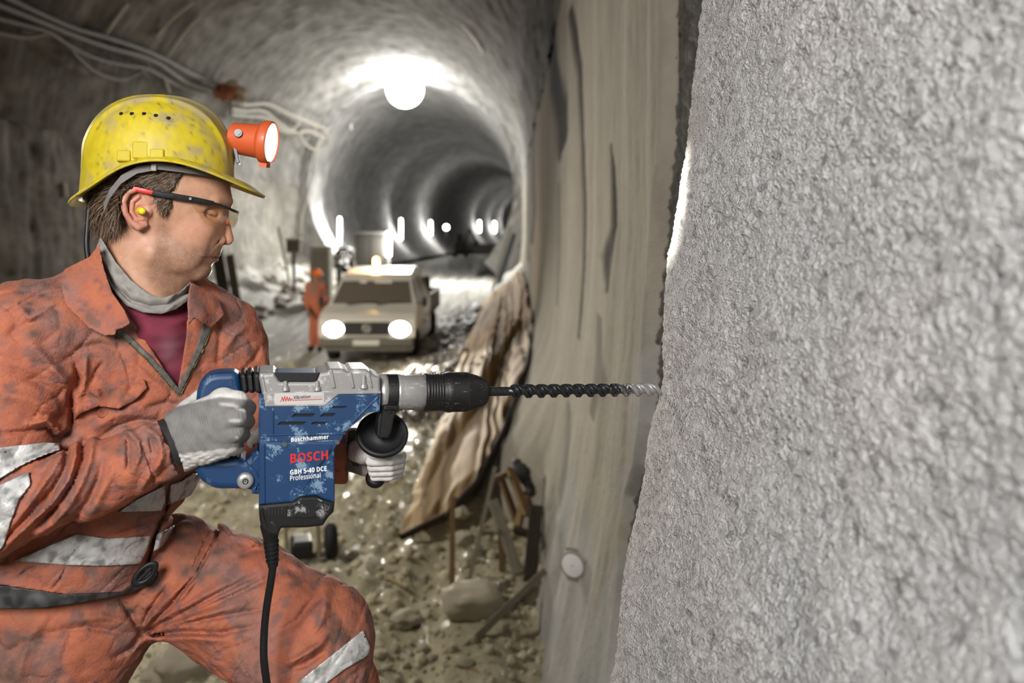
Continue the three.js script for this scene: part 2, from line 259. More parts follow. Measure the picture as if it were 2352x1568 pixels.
{ // vault and left wall of the near tunnel, one sheet each
  const dOf = (u) => -6 + 45 * Math.pow(u, 1.15);
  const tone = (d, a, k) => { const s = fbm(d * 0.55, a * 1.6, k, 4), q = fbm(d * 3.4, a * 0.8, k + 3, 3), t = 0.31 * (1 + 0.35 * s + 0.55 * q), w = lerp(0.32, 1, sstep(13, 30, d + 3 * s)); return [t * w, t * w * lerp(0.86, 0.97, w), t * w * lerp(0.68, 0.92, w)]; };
  const relief = (d, a, k) => 0.07 * fbm(d * 0.5, a * 1.3, k, 3) + 0.035 * fbm(d * 2.2, a * 1.4, k + 5, 3) + 0.02 * Math.sin(d * 1.9 + 2 * noise(d * 0.3, a, 5));
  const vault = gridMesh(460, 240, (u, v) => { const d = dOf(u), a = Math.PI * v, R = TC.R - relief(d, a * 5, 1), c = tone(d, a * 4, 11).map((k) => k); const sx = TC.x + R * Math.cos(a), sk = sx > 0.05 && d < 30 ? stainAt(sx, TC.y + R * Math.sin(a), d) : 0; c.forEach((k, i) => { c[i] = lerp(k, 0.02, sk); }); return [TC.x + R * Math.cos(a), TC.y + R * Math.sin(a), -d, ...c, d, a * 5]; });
  struct(mesh('ceiling', vault, new THREE.MeshPhysicalMaterial({ vertexColors: true, roughness: 0.9, specularIntensity: 0.3, bumpScale: 0.02, bumpMap: tex(grain, 0.5) }))).userData.label = 'rough grey shotcrete vault of the near tunnel';
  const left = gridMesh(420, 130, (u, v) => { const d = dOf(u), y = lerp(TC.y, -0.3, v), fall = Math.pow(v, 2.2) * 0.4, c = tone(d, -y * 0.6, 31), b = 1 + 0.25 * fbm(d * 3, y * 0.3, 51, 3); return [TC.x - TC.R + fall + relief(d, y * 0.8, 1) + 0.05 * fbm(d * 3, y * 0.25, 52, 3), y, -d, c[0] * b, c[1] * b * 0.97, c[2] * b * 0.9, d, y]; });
  struct(mesh('wall_left', left, concrete({ bumpScale: 0.02, bumpMap: tex(grain, 0.5) }))).userData.label = 'dark brown grey shotcrete wall with pale streaks behind the cables';
  // end face of the narrower lining
  const ring = gridMesh(160, 8, (u, v) => { const a = lerp(-0.8, Math.PI + 0.8, u), R = lerp(a < 0 ? (TC.R + 0.1) / Math.cos(a) : a > Math.PI ? (TC.R + 0.1) / -Math.cos(a) : TC.R + 0.1, TC.r, v) + 0.05 * noise(a * 6, v, 3) * v, t = 0.42 + 0.06 * noise(a * 9, v * 2, 8); return [TC.x + R * Math.cos(a), TC.y + R * Math.sin(a), -TC.D + 0.06 * noise(a * 8, v * 2, 7), t, t * 0.99, t * 0.96, a * 4, v]; });
  struct(mesh('trim_2', ring, concrete())).userData.label = 'bright end face of the narrower lining, an arch around the far tunnel';
}
const curveX = (d) => TC.x + Math.pow(Math.max(0, d - TC.D), 2) / (2 * 520);
{ // far tunnel, bending to the right
  const far = gridMesh(300, 200, (u, v) => { const d = lerp(TC.D, 185, Math.pow(u, 1.2)), a = lerp(-0.95, Math.PI + 0.95, v), rib = 0.010 * Math.pow(Math.abs(Math.sin(d * 0.55)), 6), R = TC.r - 0.07 * fbm(d * 0.6, a * 4, 61, 3) - rib, s = fbm(d * 0.7, a * 3, 64, 4), g2 = fbm(d * 2.1, a * 7, 65, 3), t = 0.30 * (1 + 0.5 * s + 0.4 * g2); return [curveX(d) + R * Math.cos(a), TC.y + R * Math.sin(a), -d, t, t * 0.985, t * 0.97, d * 0.3, a]; });
  struct(mesh('wall_far', far, concrete({ bumpScale: 0.02, bumpMap: tex(grain, 0.5) }))).userData.label = 'grey lining of the far tunnel that bends away to the right';
  const back = gridMesh(4, 4, (u, v) => [lerp(-11, 2, u), lerp(-0.5, 11, v), 6, 0.2, 0.19, 0.18, u, v], true);
  struct(mesh('wall_back', back, concrete()));
  const end = gridMesh(4, 4, (u, v) => [lerp(-10, 40, u), lerp(-0.5, 11, v), -185, 0.1, 0.1, 0.1, u, v]);
  struct(mesh('wall_end', end, concrete()));
}
// the floor
const floorY = (x, d) => {
  const rise = 0.32 * sstep(18, 40, d), bankL = 1.15 * sstep(-7.2, -10.2, x) * (0.8 + 0.3 * noise(d * 0.4, x, 2)), tx = clamp((x + 0.87) / 1.23), bankR = (tx > 0 ? 0.98 * Math.pow(tx, 0.85) * sstep(6.6 + 6.6 * tx, 8.4 + 6.8 * tx, d) * sstep(38, 33, d) : 0) + 0.22 * sstep(-2.6, -1.2, x + 0.3 * noise(d * 0.8, x, 5)) * sstep(10, 13, d) * sstep(28, 22, d) * (1 - tx) - 0.17 * sstep(9, 13, d) * sstep(27, 21, d) * sstep(-0.6, -1.6, x);
  const ruts = 0.05 * noise(x * 1.6, d * 0.12, 9) + 0.035 * noise(x * 3.1, d * 0.35, 4), lump = 0.010 * fbm(x * 5, d * 5, 3, 3) + 0.007 * fbm(x * 11, d * 11, 5, 2);
  const near = sstep(12, 4, d);
  return rise + bankL + bankR + ruts + lump * (1 + 1.2 * near) + 0.03 * near * Math.max(0, noise(x * 3.3, d * 3.3, 15));
};
{
  const dOf = (v) => v < 0.12 ? lerp(-6, 2.2, v / 0.12) : 2.2 * Math.pow(185 / 2.2, (v - 0.12) / 0.88);
  const wet = noiseTexture(512, (u, v) => lerp(0.85, 0.26, sstep(0.46, 0.6, torus(u, v, 13, 71) + 0.3 * torus(u, v, 34, 72))));
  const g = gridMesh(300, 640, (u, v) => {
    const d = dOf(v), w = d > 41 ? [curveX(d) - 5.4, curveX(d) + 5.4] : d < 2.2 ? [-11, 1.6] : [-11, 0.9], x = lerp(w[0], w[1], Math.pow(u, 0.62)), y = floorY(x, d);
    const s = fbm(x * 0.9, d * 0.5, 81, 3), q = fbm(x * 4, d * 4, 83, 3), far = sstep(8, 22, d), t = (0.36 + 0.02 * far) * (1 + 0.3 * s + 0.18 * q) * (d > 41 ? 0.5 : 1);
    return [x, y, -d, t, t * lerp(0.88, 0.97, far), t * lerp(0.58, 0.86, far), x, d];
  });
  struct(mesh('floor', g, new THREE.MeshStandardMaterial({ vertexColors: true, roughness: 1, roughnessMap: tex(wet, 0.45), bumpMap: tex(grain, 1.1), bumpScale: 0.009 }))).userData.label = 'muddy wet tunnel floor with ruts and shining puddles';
}

// ---------- lamps ----------
function point(p, [k, c], soft = 5) { const l = new THREE.PointLight(new THREE.Color().setRGB(...c), k, 0, 2); l.position.copy(p); l.castShadow = true; l.shadow.radius = soft; scene.add(l); return l; }
function spot(p, to, [k, c], angle, soft = 5, pen = 0.6) { const l = new THREE.SpotLight(new THREE.Color().setRGB(...c), k, 0, angle, pen, 2); l.position.copy(p); l.target.position.copy(to); l.castShadow = true; l.shadow.radius = soft; scene.add(l, l.target); return l; }
const steel = std(0x777a7c, 0.4, { metalness: 0.8 }), darkSteel = std(0x26272a, 0.5, { metalness: 0.6 });
{ // soft lamp behind the camera
  const p = V(-0.65, 3.3, 1.2), to = V(-0.4, 2.0, -1.6), t = thing('photo_lamp', 'square soft lamp on a thin stand behind the camera', 'lamp', [p.x, 0, p.z]);
  const head = new THREE.Group(); head.name = 'lamp_head'; head.position.y = p.y; head.lookAt(to.clone().sub(V(p.x, 0, p.z))); t.add(head);
  part('housing', box(0.9, 0.9, 0.1, 0, 0, -0.07, 0.02), darkSteel, head); part('diffuser', box(0.8, 0.8, 0.02, 0, 0, -0.01), glow(LIGHT.flash[1], 6), head);
  part('stand', [rod(V(0, floorY(p.x, -p.z), 0), V(0, p.y, 0), 0.02), rod(V(0, 0.4, 0), V(0.4, floorY(p.x, -p.z), 0.3), 0.012), rod(V(0, 0.4, 0), V(-0.4, floorY(p.x, -p.z), 0.3), 0.012), rod(V(0, 0.4, 0), V(0, floorY(p.x, -p.z), -0.45), 0.012)], darkSteel, t);
  const l = new THREE.RectAreaLight(new THREE.Color().setRGB(...LIGHT.flash[1]), LIGHT.flash[0], 0.8, 0.8); l.position.copy(p).add(to.clone().sub(p).normalize().multiplyScalar(0.03)); l.lookAt(to); scene.add(l);
}
{ // added fill light outside the frame on the left, brightens wall and floor
  const p = V(-4.4, 3.6, -5.4), to = V(-0.3, 0.2, -5.6), t = thing('added_side_fill', 'added fill light on a tripod out of view on the left', 'lamp', [p.x, 0, p.z]);
  const head = new THREE.Group(); head.name = 'lamp_head'; head.position.y = p.y; head.lookAt(to.clone().sub(V(p.x, 0, p.z))); t.add(head);
  part('housing', box(0.42, 0.32, 0.12, 0, 0, -0.08, 0.02), darkSteel, head); part('lamp_glass', box(0.36, 0.26, 0.02, 0, 0, -0.01), glow(LIGHT.sideFill[1], 8), head);
  const f = floorY(p.x, -p.z); part('tripod', [rod(V(0, 1.2, 0), V(0, p.y, 0), 0.025), rod(V(0, 1.3, 0), V(0.6, f, 0.4), 0.016), rod(V(0, 1.3, 0), V(-0.6, f, 0.4), 0.016), rod(V(0, 1.3, 0), V(0, f, -0.7), 0.016)], darkSteel, t);
  spot(p.clone().add(V(0.08, -0.02, 0)), to, LIGHT.sideFill, 1.2, 8, 0.8);
}
{ // second added fill light, out of view on the left, brightens the parked truck
  const p = V(-8.3, 4.4, -9.2), to = V(-2.6, 0.6, -16), t = thing('added_truck_fill', 'second added fill light on a tripod out of view, turned to the truck', 'lamp', [p.x, 0, p.z]);
  const head = new THREE.Group(); head.name = 'lamp_head'; head.position.y = p.y; head.lookAt(to.clone().sub(V(p.x, 0, p.z))); t.add(head);
  part('housing', box(0.42, 0.32, 0.12, 0, 0, -0.08, 0.02), darkSteel, head); part('lamp_glass', box(0.36, 0.26, 0.02, 0, 0, -0.01), glow(LIGHT.truckFill[1], 8), head);
  const f = floorY(p.x, -p.z); part('tripod', [rod(V(0, 1.2, 0), V(0, p.y, 0), 0.025), rod(V(0, 1.3, 0), V(0.6, f, 0.4), 0.016), rod(V(0, 1.3, 0), V(-0.6, f, 0.4), 0.016), rod(V(0, 1.3, 0), V(0, f, -0.7), 0.016)], darkSteel, t);
  spot(p.clone().addScaledVector(to.clone().sub(p).normalize(), 0.05), to, LIGHT.truckFill, 0.5, 8, 1);
}
{ // lamp under the crown, its globe widened to the size of its glare
  const p = W(930, 205, 37.2), t = thing('crown_lamp', 'blazing lamp hung under the crown of the tunnel, globe widened to its glare', 'lamp', p.toArray());
  part('globe', new THREE.SphereGeometry(0.85, 40, 24), glow(LIGHT.crown[1], 30), t); part('hanger', [rod(V(0, 0.8, 0), V(0.03, TC.y + TC.R - p.y - 0.12, 0), 0.03), lathe([[0.001, 0.98], [0.12, 0.98], [0.25, 0.82], [0.001, 0.82]], 24)], darkSteel, t);
  point(p.clone().add(V(0, 0, 0.95)), LIGHT.crown, 40); spot(p.clone().add(V(0, -0.92, 0.2)), V(p.x + 1.0, 0, -30), LIGHT.crownDown, 1.05, 25, 0.8);
}
{ // tube lamps upright on the left wall of the far tunnel: [px, py top, py bottom, distance]
  const rows = [[780, 500, 560, 44.5, 3.5, 'nearest upright tube lamp glaring in the far tunnel, its wall washed white'], [921, 503, 550, 60, 1, 'second upright tube lamp in the far tunnel, right of the equipment cabinet'], [989, 508, 540, 72, 1, 'third upright tube lamp in the far tunnel, left of the small round lamp'], [1101, 508, 532, 104, 1, 'upright tube lamp above the long pale bank in the far tunnel'], [1136, 510, 533, 119, 1, 'upright tube lamp between two others far down the tunnel'], [1174, 502, 522, 138, 1, 'farthest upright tube lamp, beside the bright edge of the arch']];
  for (const [px, y0, y1, dd, k, label] of rows) {
    let d = dd; for (let i = 0; i < 80; i++) { const y = EYE + (CY - (y0 + y1) / 2) / F * d, x = curveX(d) - Math.sqrt(TC.r ** 2 - (y - TC.y) ** 2) + 0.62; d = lerp(d, x * F / (px - CX), px > 1170 ? 0 : 0.2); } if (px > 1170) d = 131;
    const a = W(px, y0, d), b = W(px, y1, d), h = a.y - b.y, c = W(px, (y0 + y1) / 2, d), t = thing('tube_lamp', label, 'lamp', c.toArray(), 0, 'tube lamps along the far tunnel');
    const w = Math.max(0.07, 2.7 / F * d); part('tube', new THREE.CapsuleGeometry(w, h - w, 6, 16), glow(LIGHT.tube[1], 14), t); part('bracket', [box(w * 3, h * 1.02, 0.06, 0, 0, -0.2, 0.02), box(0.05, 0.05, 0.2, 0, h * 0.3, -0.1), box(0.05, 0.05, 0.2, 0, -h * 0.3, -0.1)], darkSteel, t);
    point(c.clone().add(V(0.35, 0, 0.35)), [LIGHT.tube[0] * k, LIGHT.tube[1]], 12);
  }
  const p = W(1025, 522, 78), t = thing('round_lamp', 'small round floodlight standing among machinery far down the tunnel', 'lamp', p.toArray()); part('globe', new THREE.SphereGeometry(0.24, 20, 14), glow(LIGHT.tube[1], 14), t);
  part('post', rod(V(0, -0.25, 0), V(0, floorY(p.x, 84) - p.y, 0), 0.05), darkSteel, t); point(p.clone().add(V(0, 0, 0.4)), LIGHT.tube, 12);
}


// ---------- the worker ----------
const worker = thing('person', 'worker in dirty orange overalls and yellow helmet, pushing the blue drill at the wall', 'person');
const Hs = slab(370, 480, 1.42, 17);                    // the head's middle plane; he looks along Hs.u, his right side is Hs.n
const hp = (px, py, out = 0) => Hs.at(px, py, out);
const flip2 = (p, out) => p.clone().addScaledVector(Hs.n, -2 * out);
const pair = (k, mk) => { const a = mk(1), b = mk(-1); return (x, y, z) => smin(a(x, y, z), b(x, y, z), k); };
const sp = (px, py, out, s) => s > 0 ? hp(px, py, out) : flip2(hp(px, py, out), out);
const skinF = (() => {
  const A = Hs.axes;
  const skull = ell(hp(372, 438), 0.110, 0.108, 0.078, A), face = ell(hp(440, 520), 0.058, 0.092, 0.053, A), fore = ell(hp(464, 440), 0.044, 0.05, 0.056, A);
  const jaw = pair(0.001, (s) => cap(sp(356, 580, 0.048, s), sp(450, 624, 0.018, s), 0.020, 0.014)), chin = ell(hp(463, 622), 0.0135, 0.0135, 0.019, A), under = cap(hp(440, 615), hp(380, 640), 0.018, 0.026);
  const muzzle = ell(hp(462, 582), 0.0245, 0.03, 0.025, A), cheek = pair(0.001, (s) => ell(sp(450, 526, 0.042, s), 0.026, 0.02, 0.016, A)), cheekLow = pair(0.001, (s) => ell(sp(420, 570, 0.042, s), 0.034, 0.034, 0.015, A));
  const brow = pair(0.012, (s) => cap(sp(521, 463, 0.010, s), sp(494, 461, 0.044, s), 0.0095, 0.008)), socket = pair(0.001, (s) => ell(sp(492, 489, 0.046, s), 0.017, 0.0095, 0.011, A));
  const eye = pair(0.0005, (s) => ell(sp(483, 491, 0.033, s), 0.0125, 0.0110, 0.0125, A)), lid = pair(0.0005, (s) => chain([sp(464, 490, 0.045, s), sp(474, 485, 0.0445, s), sp(486, 485, 0.041, s), sp(497, 490, 0.032, s)], 0.0030)), bag = pair(0.0005, (s) => chain([sp(465, 496, 0.0445, s), sp(478, 501, 0.0425, s), sp(492, 499, 0.034, s)], 0.0026));
  const nose = chain([hp(514, 474), hp(514, 496), hp(521, 526), hp(524, 550)], [0.006, 0.007, 0.008, 0.0098]), noseBody = chain([hp(500, 482), hp(502, 546)], [0.009, 0.0135]), wing = pair(0.002, (s) => ell(sp(503, 551, 0.0135, s), 0.0115, 0.0095, 0.0065, A)), nostril = pair(0.0005, (s) => ell(sp(515, 563, 0.0065, s), 0.006, 0.0035, 0.003, A));
  const lipU = pair(0.004, (s) => chain([hp(498, 584), sp(492, 585, 0.011, s), sp(481, 587, 0.019, s), sp(465, 589, 0.026, s)], [0.0052, 0.005, 0.0038, 0.002])), lipL = pair(0.004, (s) => chain([hp(491, 598), sp(486, 598, 0.011, s), sp(478, 597, 0.0185, s), sp(465, 592, 0.026, s)], [0.006, 0.0058, 0.0045, 0.002])), slit = pair(0.0005, (s) => chain([hp(506, 591), sp(500, 591, 0.010, s), sp(487, 590.5, 0.0205, s), sp(472, 590, 0.0275, s), sp(458, 591, 0.031, s)], [0.0022, 0.0022, 0.002, 0.002, 0.0014]));
  const fold = pair(0.0005, (s) => chain([sp(500, 553, 0.022, s), sp(478, 572, 0.032, s), sp(462, 592, 0.036, s)], 0.0022)), dip = cap(hp(496, 610, 0.01), hp(496, 610, -0.01), 0.005);
  const neck = cap(hp(322, 545), hp(338, 720), 0.058, 0.062), throat = cap(hp(392, 640), hp(378, 700), 0.026, 0.02), back = cap(hp(300, 470), hp(300, 640), 0.042, 0.045);
  const earPlate = ell(hp(313, 482, 0.072), 0.020, 0.032, 0.006, A), rim = chain([hp(344, 462, 0.074), hp(336, 443, 0.078), hp(315, 434, 0.083), hp(293, 442, 0.087), hp(283, 464, 0.088), hp(288, 490, 0.086), hp(302, 510, 0.082), hp(318, 521, 0.078), hp(333, 516, 0.074)], [0.0035, 0.0042, 0.0046, 0.0048, 0.0048, 0.0046, 0.0046, 0.0066, 0.0045]);
  const anti = chain([hp(318, 452, 0.079), hp(304, 463, 0.081), hp(302, 486, 0.080), hp(314, 502, 0.078), hp(327, 503, 0.076)], 0.0036), tragus = ell(hp(341, 487, 0.074), 0.006, 0.008, 0.005, A), concha = ell(hp(323, 484, 0.082), 0.009, 0.011, 0.009, A), earBack = cap(hp(318, 455, 0.064), hp(322, 505, 0.064), 0.012);
  return (x, y, z) => {
    let f = smin(skull(x, y, z), face(x, y, z), 0.03); if (f > 0.12) return f - 0.02;
    f = smin(f, fore(x, y, z), 0.02); f = smin(f, jaw(x, y, z), 0.02); f = smin(f, chin(x, y, z), 0.014); f = smin(f, muzzle(x, y, z), 0.008); f = smin(f, cheek(x, y, z), 0.02); f = smin(f, cheekLow(x, y, z), 0.02); f = smin(f, under(x, y, z), 0.02);
    f = smin(f, neck(x, y, z), 0.025); f = smin(f, throat(x, y, z), 0.02); f = smin(f, back(x, y, z), 0.02);
    f = smin(f, brow(x, y, z), 0.012); f = smax(f, -socket(x, y, z), 0.010); f = smin(f, noseBody(x, y, z), 0.005); f = smin(f, nose(x, y, z), 0.006); f = smin(f, wing(x, y, z), 0.004); f = smax(f, -nostril(x, y, z), 0.002);
    f = smin(f, eye(x, y, z), 0.001); f = smin(f, lid(x, y, z), 0.003); f = smin(f, bag(x, y, z), 0.004);
    f = smin(f, lipU(x, y, z), 0.004); f = smin(f, lipL(x, y, z), 0.004); f = smax(f, -slit(x, y, z), 0.0025); f = smax(f, -fold(x, y, z), 0.006); f = smax(f, -dip(x, y, z), 0.008);
    let e = smin(earBack(x, y, z), earPlate(x, y, z), 0.006); e = smin(e, rim(x, y, z), 0.003); e = smin(e, anti(x, y, z), 0.003); e = smax(e, -concha(x, y, z), 0.003); e = smin(e, tragus(x, y, z), 0.004);
    return smin(f, e, 0.005);
  };
})();
const screen = (x, y, z) => [pxOf(x, z), pyOf(y, z)];
const beard = poly([[372, 480], [384, 505], [398, 545], [430, 560], [470, 562], [505, 562], [512, 580], [500, 606], [492, 650], [380, 690], [330, 640], [345, 580], [358, 530]]);
{
  const [lo, hi] = around([hp(200, 300), hp(555, 700), hp(300, 740), hp(320, 480, 0.09), hp(320, 480, -0.08)], 0.02); hi.y = hp(370, 395).y; lo.y = hp(370, 722).y;
  const eyeC = hp(478, 491, 0.031);
  const g = nets(skinF, lo, hi, 0.0017, (x, y, z, nx, ny, nz) => {
    const [px, py] = screen(x, y, z), n1 = fbm(x * 60, y * 60, z * 60, 3), n2 = noise(x * 420, y * 420, z * 420);
    let c = mix3([0.48, 0.272, 0.172], [0.44, 0.22, 0.138], clamp(0.5 + n1)).map((k) => k * (1 + 0.09 * n2));
    c = mix3(c, [0.55, 0.20, 0.15], 0.75 * Math.exp(-(((px - 308) / 34) ** 2 + ((py - 482) / 48) ** 2)) + 0.4 * Math.exp(-(((px - 530) / 16) ** 2 + ((py - 548) / 14) ** 2)) + 0.3 * Math.exp(-(((px - 440) / 40) ** 2 + ((py - 530) / 25) ** 2)));
    const b = sstep(9, -16, beard(px, py)); c = mix3(c, [0.15, 0.088, 0.06], b * clamp(0.45 + 0.35 * n2 + 0.15 * n1));
    const lip = Math.exp(-(((px - 486) / 18) ** 2 + ((py - 596) / 6.5) ** 2)) + 0.5 * Math.exp(-(((px - 490) / 14) ** 2 + ((py - 585.5) / 3.5) ** 2)); c = mix3(c, [0.37, 0.15, 0.115], clamp(1.1 * lip)); c = mix3(c, [0.09, 0.04, 0.03], 0.8 * Math.exp(-(((py - 590.5) / 1.8) ** 2)) * sstep(456, 464, px));
    const br = sstep(7, 2, Math.abs(py - 472 - 0.09 * (px - 480))) * sstep(446, 462, px) * sstep(526, 516, px); c = mix3(c, [0.09, 0.055, 0.035], 0.85 * br * clamp(0.7 + 0.5 * n2));
    c = mix3(c, [0.035, 0.022, 0.016], 0.97 * Math.exp(-(((px - 484) / 10) ** 2 + ((py - 493.5 - 0.1 * (px - 484)) / 3.2) ** 2)) + 0.5 * Math.exp(-(((px - 470) / 14) ** 2 + ((py - 487) / 2) ** 2)));
    return c;
  });
  mesh('body', g, new THREE.MeshPhysicalMaterial({ vertexColors: true, roughness: 0.52, sheen: 0.2, sheenRoughness: 0.5 }), worker);
}
{ // hair: a thin layer over the skull, inside an outline
  const q = poly([[430, 380], [418, 402], [402, 425], [392, 448], [396, 470], [384, 492], [372, 488], [360, 462], [345, 440], [318, 428], [292, 432], [276, 452], [274, 480], [282, 510], [268, 532], [246, 538], [226, 524], [196, 500], [190, 470], [190, 430], [200, 380]]);
  const f = (x, y, z) => { const s = skinF(x, y, z); if (s > 0.04) return s - 0.02; const [px, py] = screen(x, y, z), w = noise(x * 120 + y * 60, y * 40, z * 160), e = q(px, py) + 5 * noise(px * 0.22, py * 0.06, 3); const thick = 0.0055 + 0.0012 * w + 0.0009 * noise(x * 260 + y * 120, y * 60, z * 320) + 0.004 * sstep(470, 525, py) * sstep(300, 240, px); return Math.max(s - thick, e * -z / F, -(s + 0.01)); };
  const [lo, hi] = around([hp(195, 375), hp(440, 545), hp(300, 450, 0.09), hp(300, 450, -0.09)], 0.02);
  const hg = nets(f, lo, hi, 0.0022), hm = new THREE.MeshStandardMaterial({ vertexColors: true, roughness: 0.55 }), hp3 = hg.attributes.position, hn3 = hg.attributes.normal, P = [], N = [], K = [], I = [];
  paint(hg, (x, y, z) => mix3([0.035, 0.02, 0.012], [0.075, 0.043, 0.025], clamp(0.5 + 0.6 * noise(x * 200, y * 60, z * 200))));
  for (let i = 0; i < 9000; i++) {                        // single strands combed back and down over the base
    const k = Math.floor(rnd() * hp3.count), b = V(hp3.getX(k), hp3.getY(k), hp3.getZ(k)), n = V(hn3.getX(k), hn3.getY(k), hn3.getZ(k)), [px, py] = screen(b.x, b.y, b.z); if (px > 296 && Math.abs(py - 432 - 0.16 * (px - 306)) < 10) continue; const low = sstep(440, 500, py), front = sstep(300, 400, px), L = (0.010 + 0.012 * rnd() + 0.006 * low * (1 - front)) * (1 - 0.55 * front * low);
    let t = Hs.u.clone().multiplyScalar(lerp(-0.85, -0.25, low) + 0.45 * (rnd() - 0.5)).add(V(0, -0.35 - 0.7 * low + 0.4 * (rnd() - 0.5), 0)); t.addScaledVector(n, -t.dot(n)).normalize(); const side = t.clone().cross(n), w = 0.00055, c = mix3([0.05, 0.029, 0.016], [0.21, 0.135, 0.075], Math.pow(rnd(), 1.6)), q = P.length / 3;
    for (let s = 0; s <= 2; s++) { const e = b.clone().addScaledVector(n, 0.0003 + 0.0035 * Math.sin(s / 2 * 2.2) * (0.5 + 0.5 * rnd())).addScaledVector(t, L * s / 2).addScaledVector(V(0, -1, 0), 0.002 * s * s / 4); for (const m of [-1, 1]) { const r = e.clone().addScaledVector(side, m * w * (1 - 0.45 * s)); P.push(r.x, r.y, r.z); N.push(n.x, n.y, n.z); K.push(...c); } }
    I.push(q, q + 1, q + 2, q + 1, q + 3, q + 2, q + 2, q + 3, q + 4, q + 3, q + 5, q + 4);
  }
  const st = new THREE.BufferGeometry(); st.setAttribute('position', new THREE.Float32BufferAttribute(P, 3)); st.setAttribute('normal', new THREE.Float32BufferAttribute(N, 3)); st.setAttribute('color', new THREE.Float32BufferAttribute(K, 3)); st.setIndex(I);
  const hair = part('hair', mergeGeometries([hg, st]), hm, worker, 'short dark brown hair'); hair.userData.kind = 'stuff';
}
{ // ear plug and safety glasses
  part('ear_plug', [rod(hp(322, 484, 0.072), hp(327, 485, 0.092), 0.0062, 0.0058, 16), (() => { const g = new THREE.SphereGeometry(0.0058, 16, 10); const p = hp(327, 485, 0.092); g.translate(p.x, p.y, p.z); return g; })()], std(0xd6d21e, 0.7), worker, 'yellow foam ear plug');
  const G = new THREE.Group(); G.name = 'safety_glasses'; worker.add(G);
  const strip = (pts, h, t) => { const c = new THREE.CatmullRomCurve3(pts.map((p) => V(...p))), n = 40; return gridMesh(n, 12, (u, v) => { const p = c.getPoint(u), q = c.getTangent(u), up = V(0, 1, 0).addScaledVector(q, -q.y).normalize(), side = q.clone().cross(up), a = v * tau, H = h(u), T = t(u), e = 2 / 5; const ca = Math.sign(Math.cos(a)) * Math.abs(Math.cos(a)) ** e * T, sa = Math.sign(Math.sin(a)) * Math.abs(Math.sin(a)) ** e * H; p.addScaledVector(side, ca).addScaledVector(up, sa); return [p.x, p.y, p.z, 1, 1, 1]; }, true); };
  for (const s of [1, -1]) {
    const P = (px, py, o) => { const p = sp(px, py, o, s); return [p.x, p.y, p.z]; };
    part('temple_tip', strip([P(306, 433, 0.085), P(330, 438, 0.0875), P(352, 443, 0.087), P(372, 447, 0.0855)], (u) => 0.0045 - 0.0012 * u, () => 0.0025), std(0xc4121c, 0.4), G, 'red temple tip');
    part('temple', strip([P(350, 442, 0.088), P(376, 448, 0.086), P(396, 450, 0.084), P(400, 450, 0.0835)], (u) => 0.005, () => 0.0028), std(0x15171b, 0.35), G);
    part('temple', strip([P(400, 451, 0.083), P(424, 455, 0.079), P(450, 459, 0.073), P(472, 463, 0.068), P(490, 466, 0.062)], (u) => 0.0052 - 0.002 * u * u, () => 0.0026), std(0x15171b, 0.35), G);
    const rows = [[0, 440, 0.0735, 458, 470], [0.25, 470, 0.066, 463, 512], [0.5, 502, 0.055, 470, 530], [0.75, 530, 0.037, 480, 527], [0.9, 543, 0.018, 486, 512], [1, 547, 0.002, 488, 498]];
    const lens = gridMesh(36, 12, (u, v) => { const [px, o, y0, y1] = table(rows, u), m = (y0 + y1) / 2, bulge = 0.003 * (1 - (2 * v - 1) ** 2), p = sp(px, lerp(y0, y1, v), o + bulge, s); return [p.x, p.y, p.z, 1, 1, 1]; });
    part('lens', lens, new THREE.MeshPhysicalMaterial({ color: 0xf6efe2, roughness: 0.03, transmission: 1, thickness: 0, ior: 1.5, side: THREE.DoubleSide }), G, 'clear wraparound lens');
    part('brow_bar', strip([P(490, 466, 0.0625), P(512, 473, 0.052), P(531, 481, 0.038), P(544, 486, 0.019), P(548, 488, 0.001)], () => 0.0018, () => 0.0016), std(0x15171b, 0.35), G);
    part('nose_pad', rod(hp(524, 505, 0.010 * s), hp(521, 516, 0.013 * s), 0.0035, 0.004, 12), phys(0xc2502e, 0.3, { transmission: 0.3 }), G);
  }
  part('emblem', (() => { const g = new THREE.TorusGeometry(0.0017, 0.0004, 6, 20), b = box(0.0004, 0.0016, 0.0004); const r = mergeGeometries([plain(g), plain(b)]); r.rotateY(Hs.yaw); const p = hp(437, 456, 0.0815); r.translate(p.x, p.y, p.z); return r; })(), std(0xd8d8dc, 0.4), G, 'tiny pale ring emblem on the temple');
}
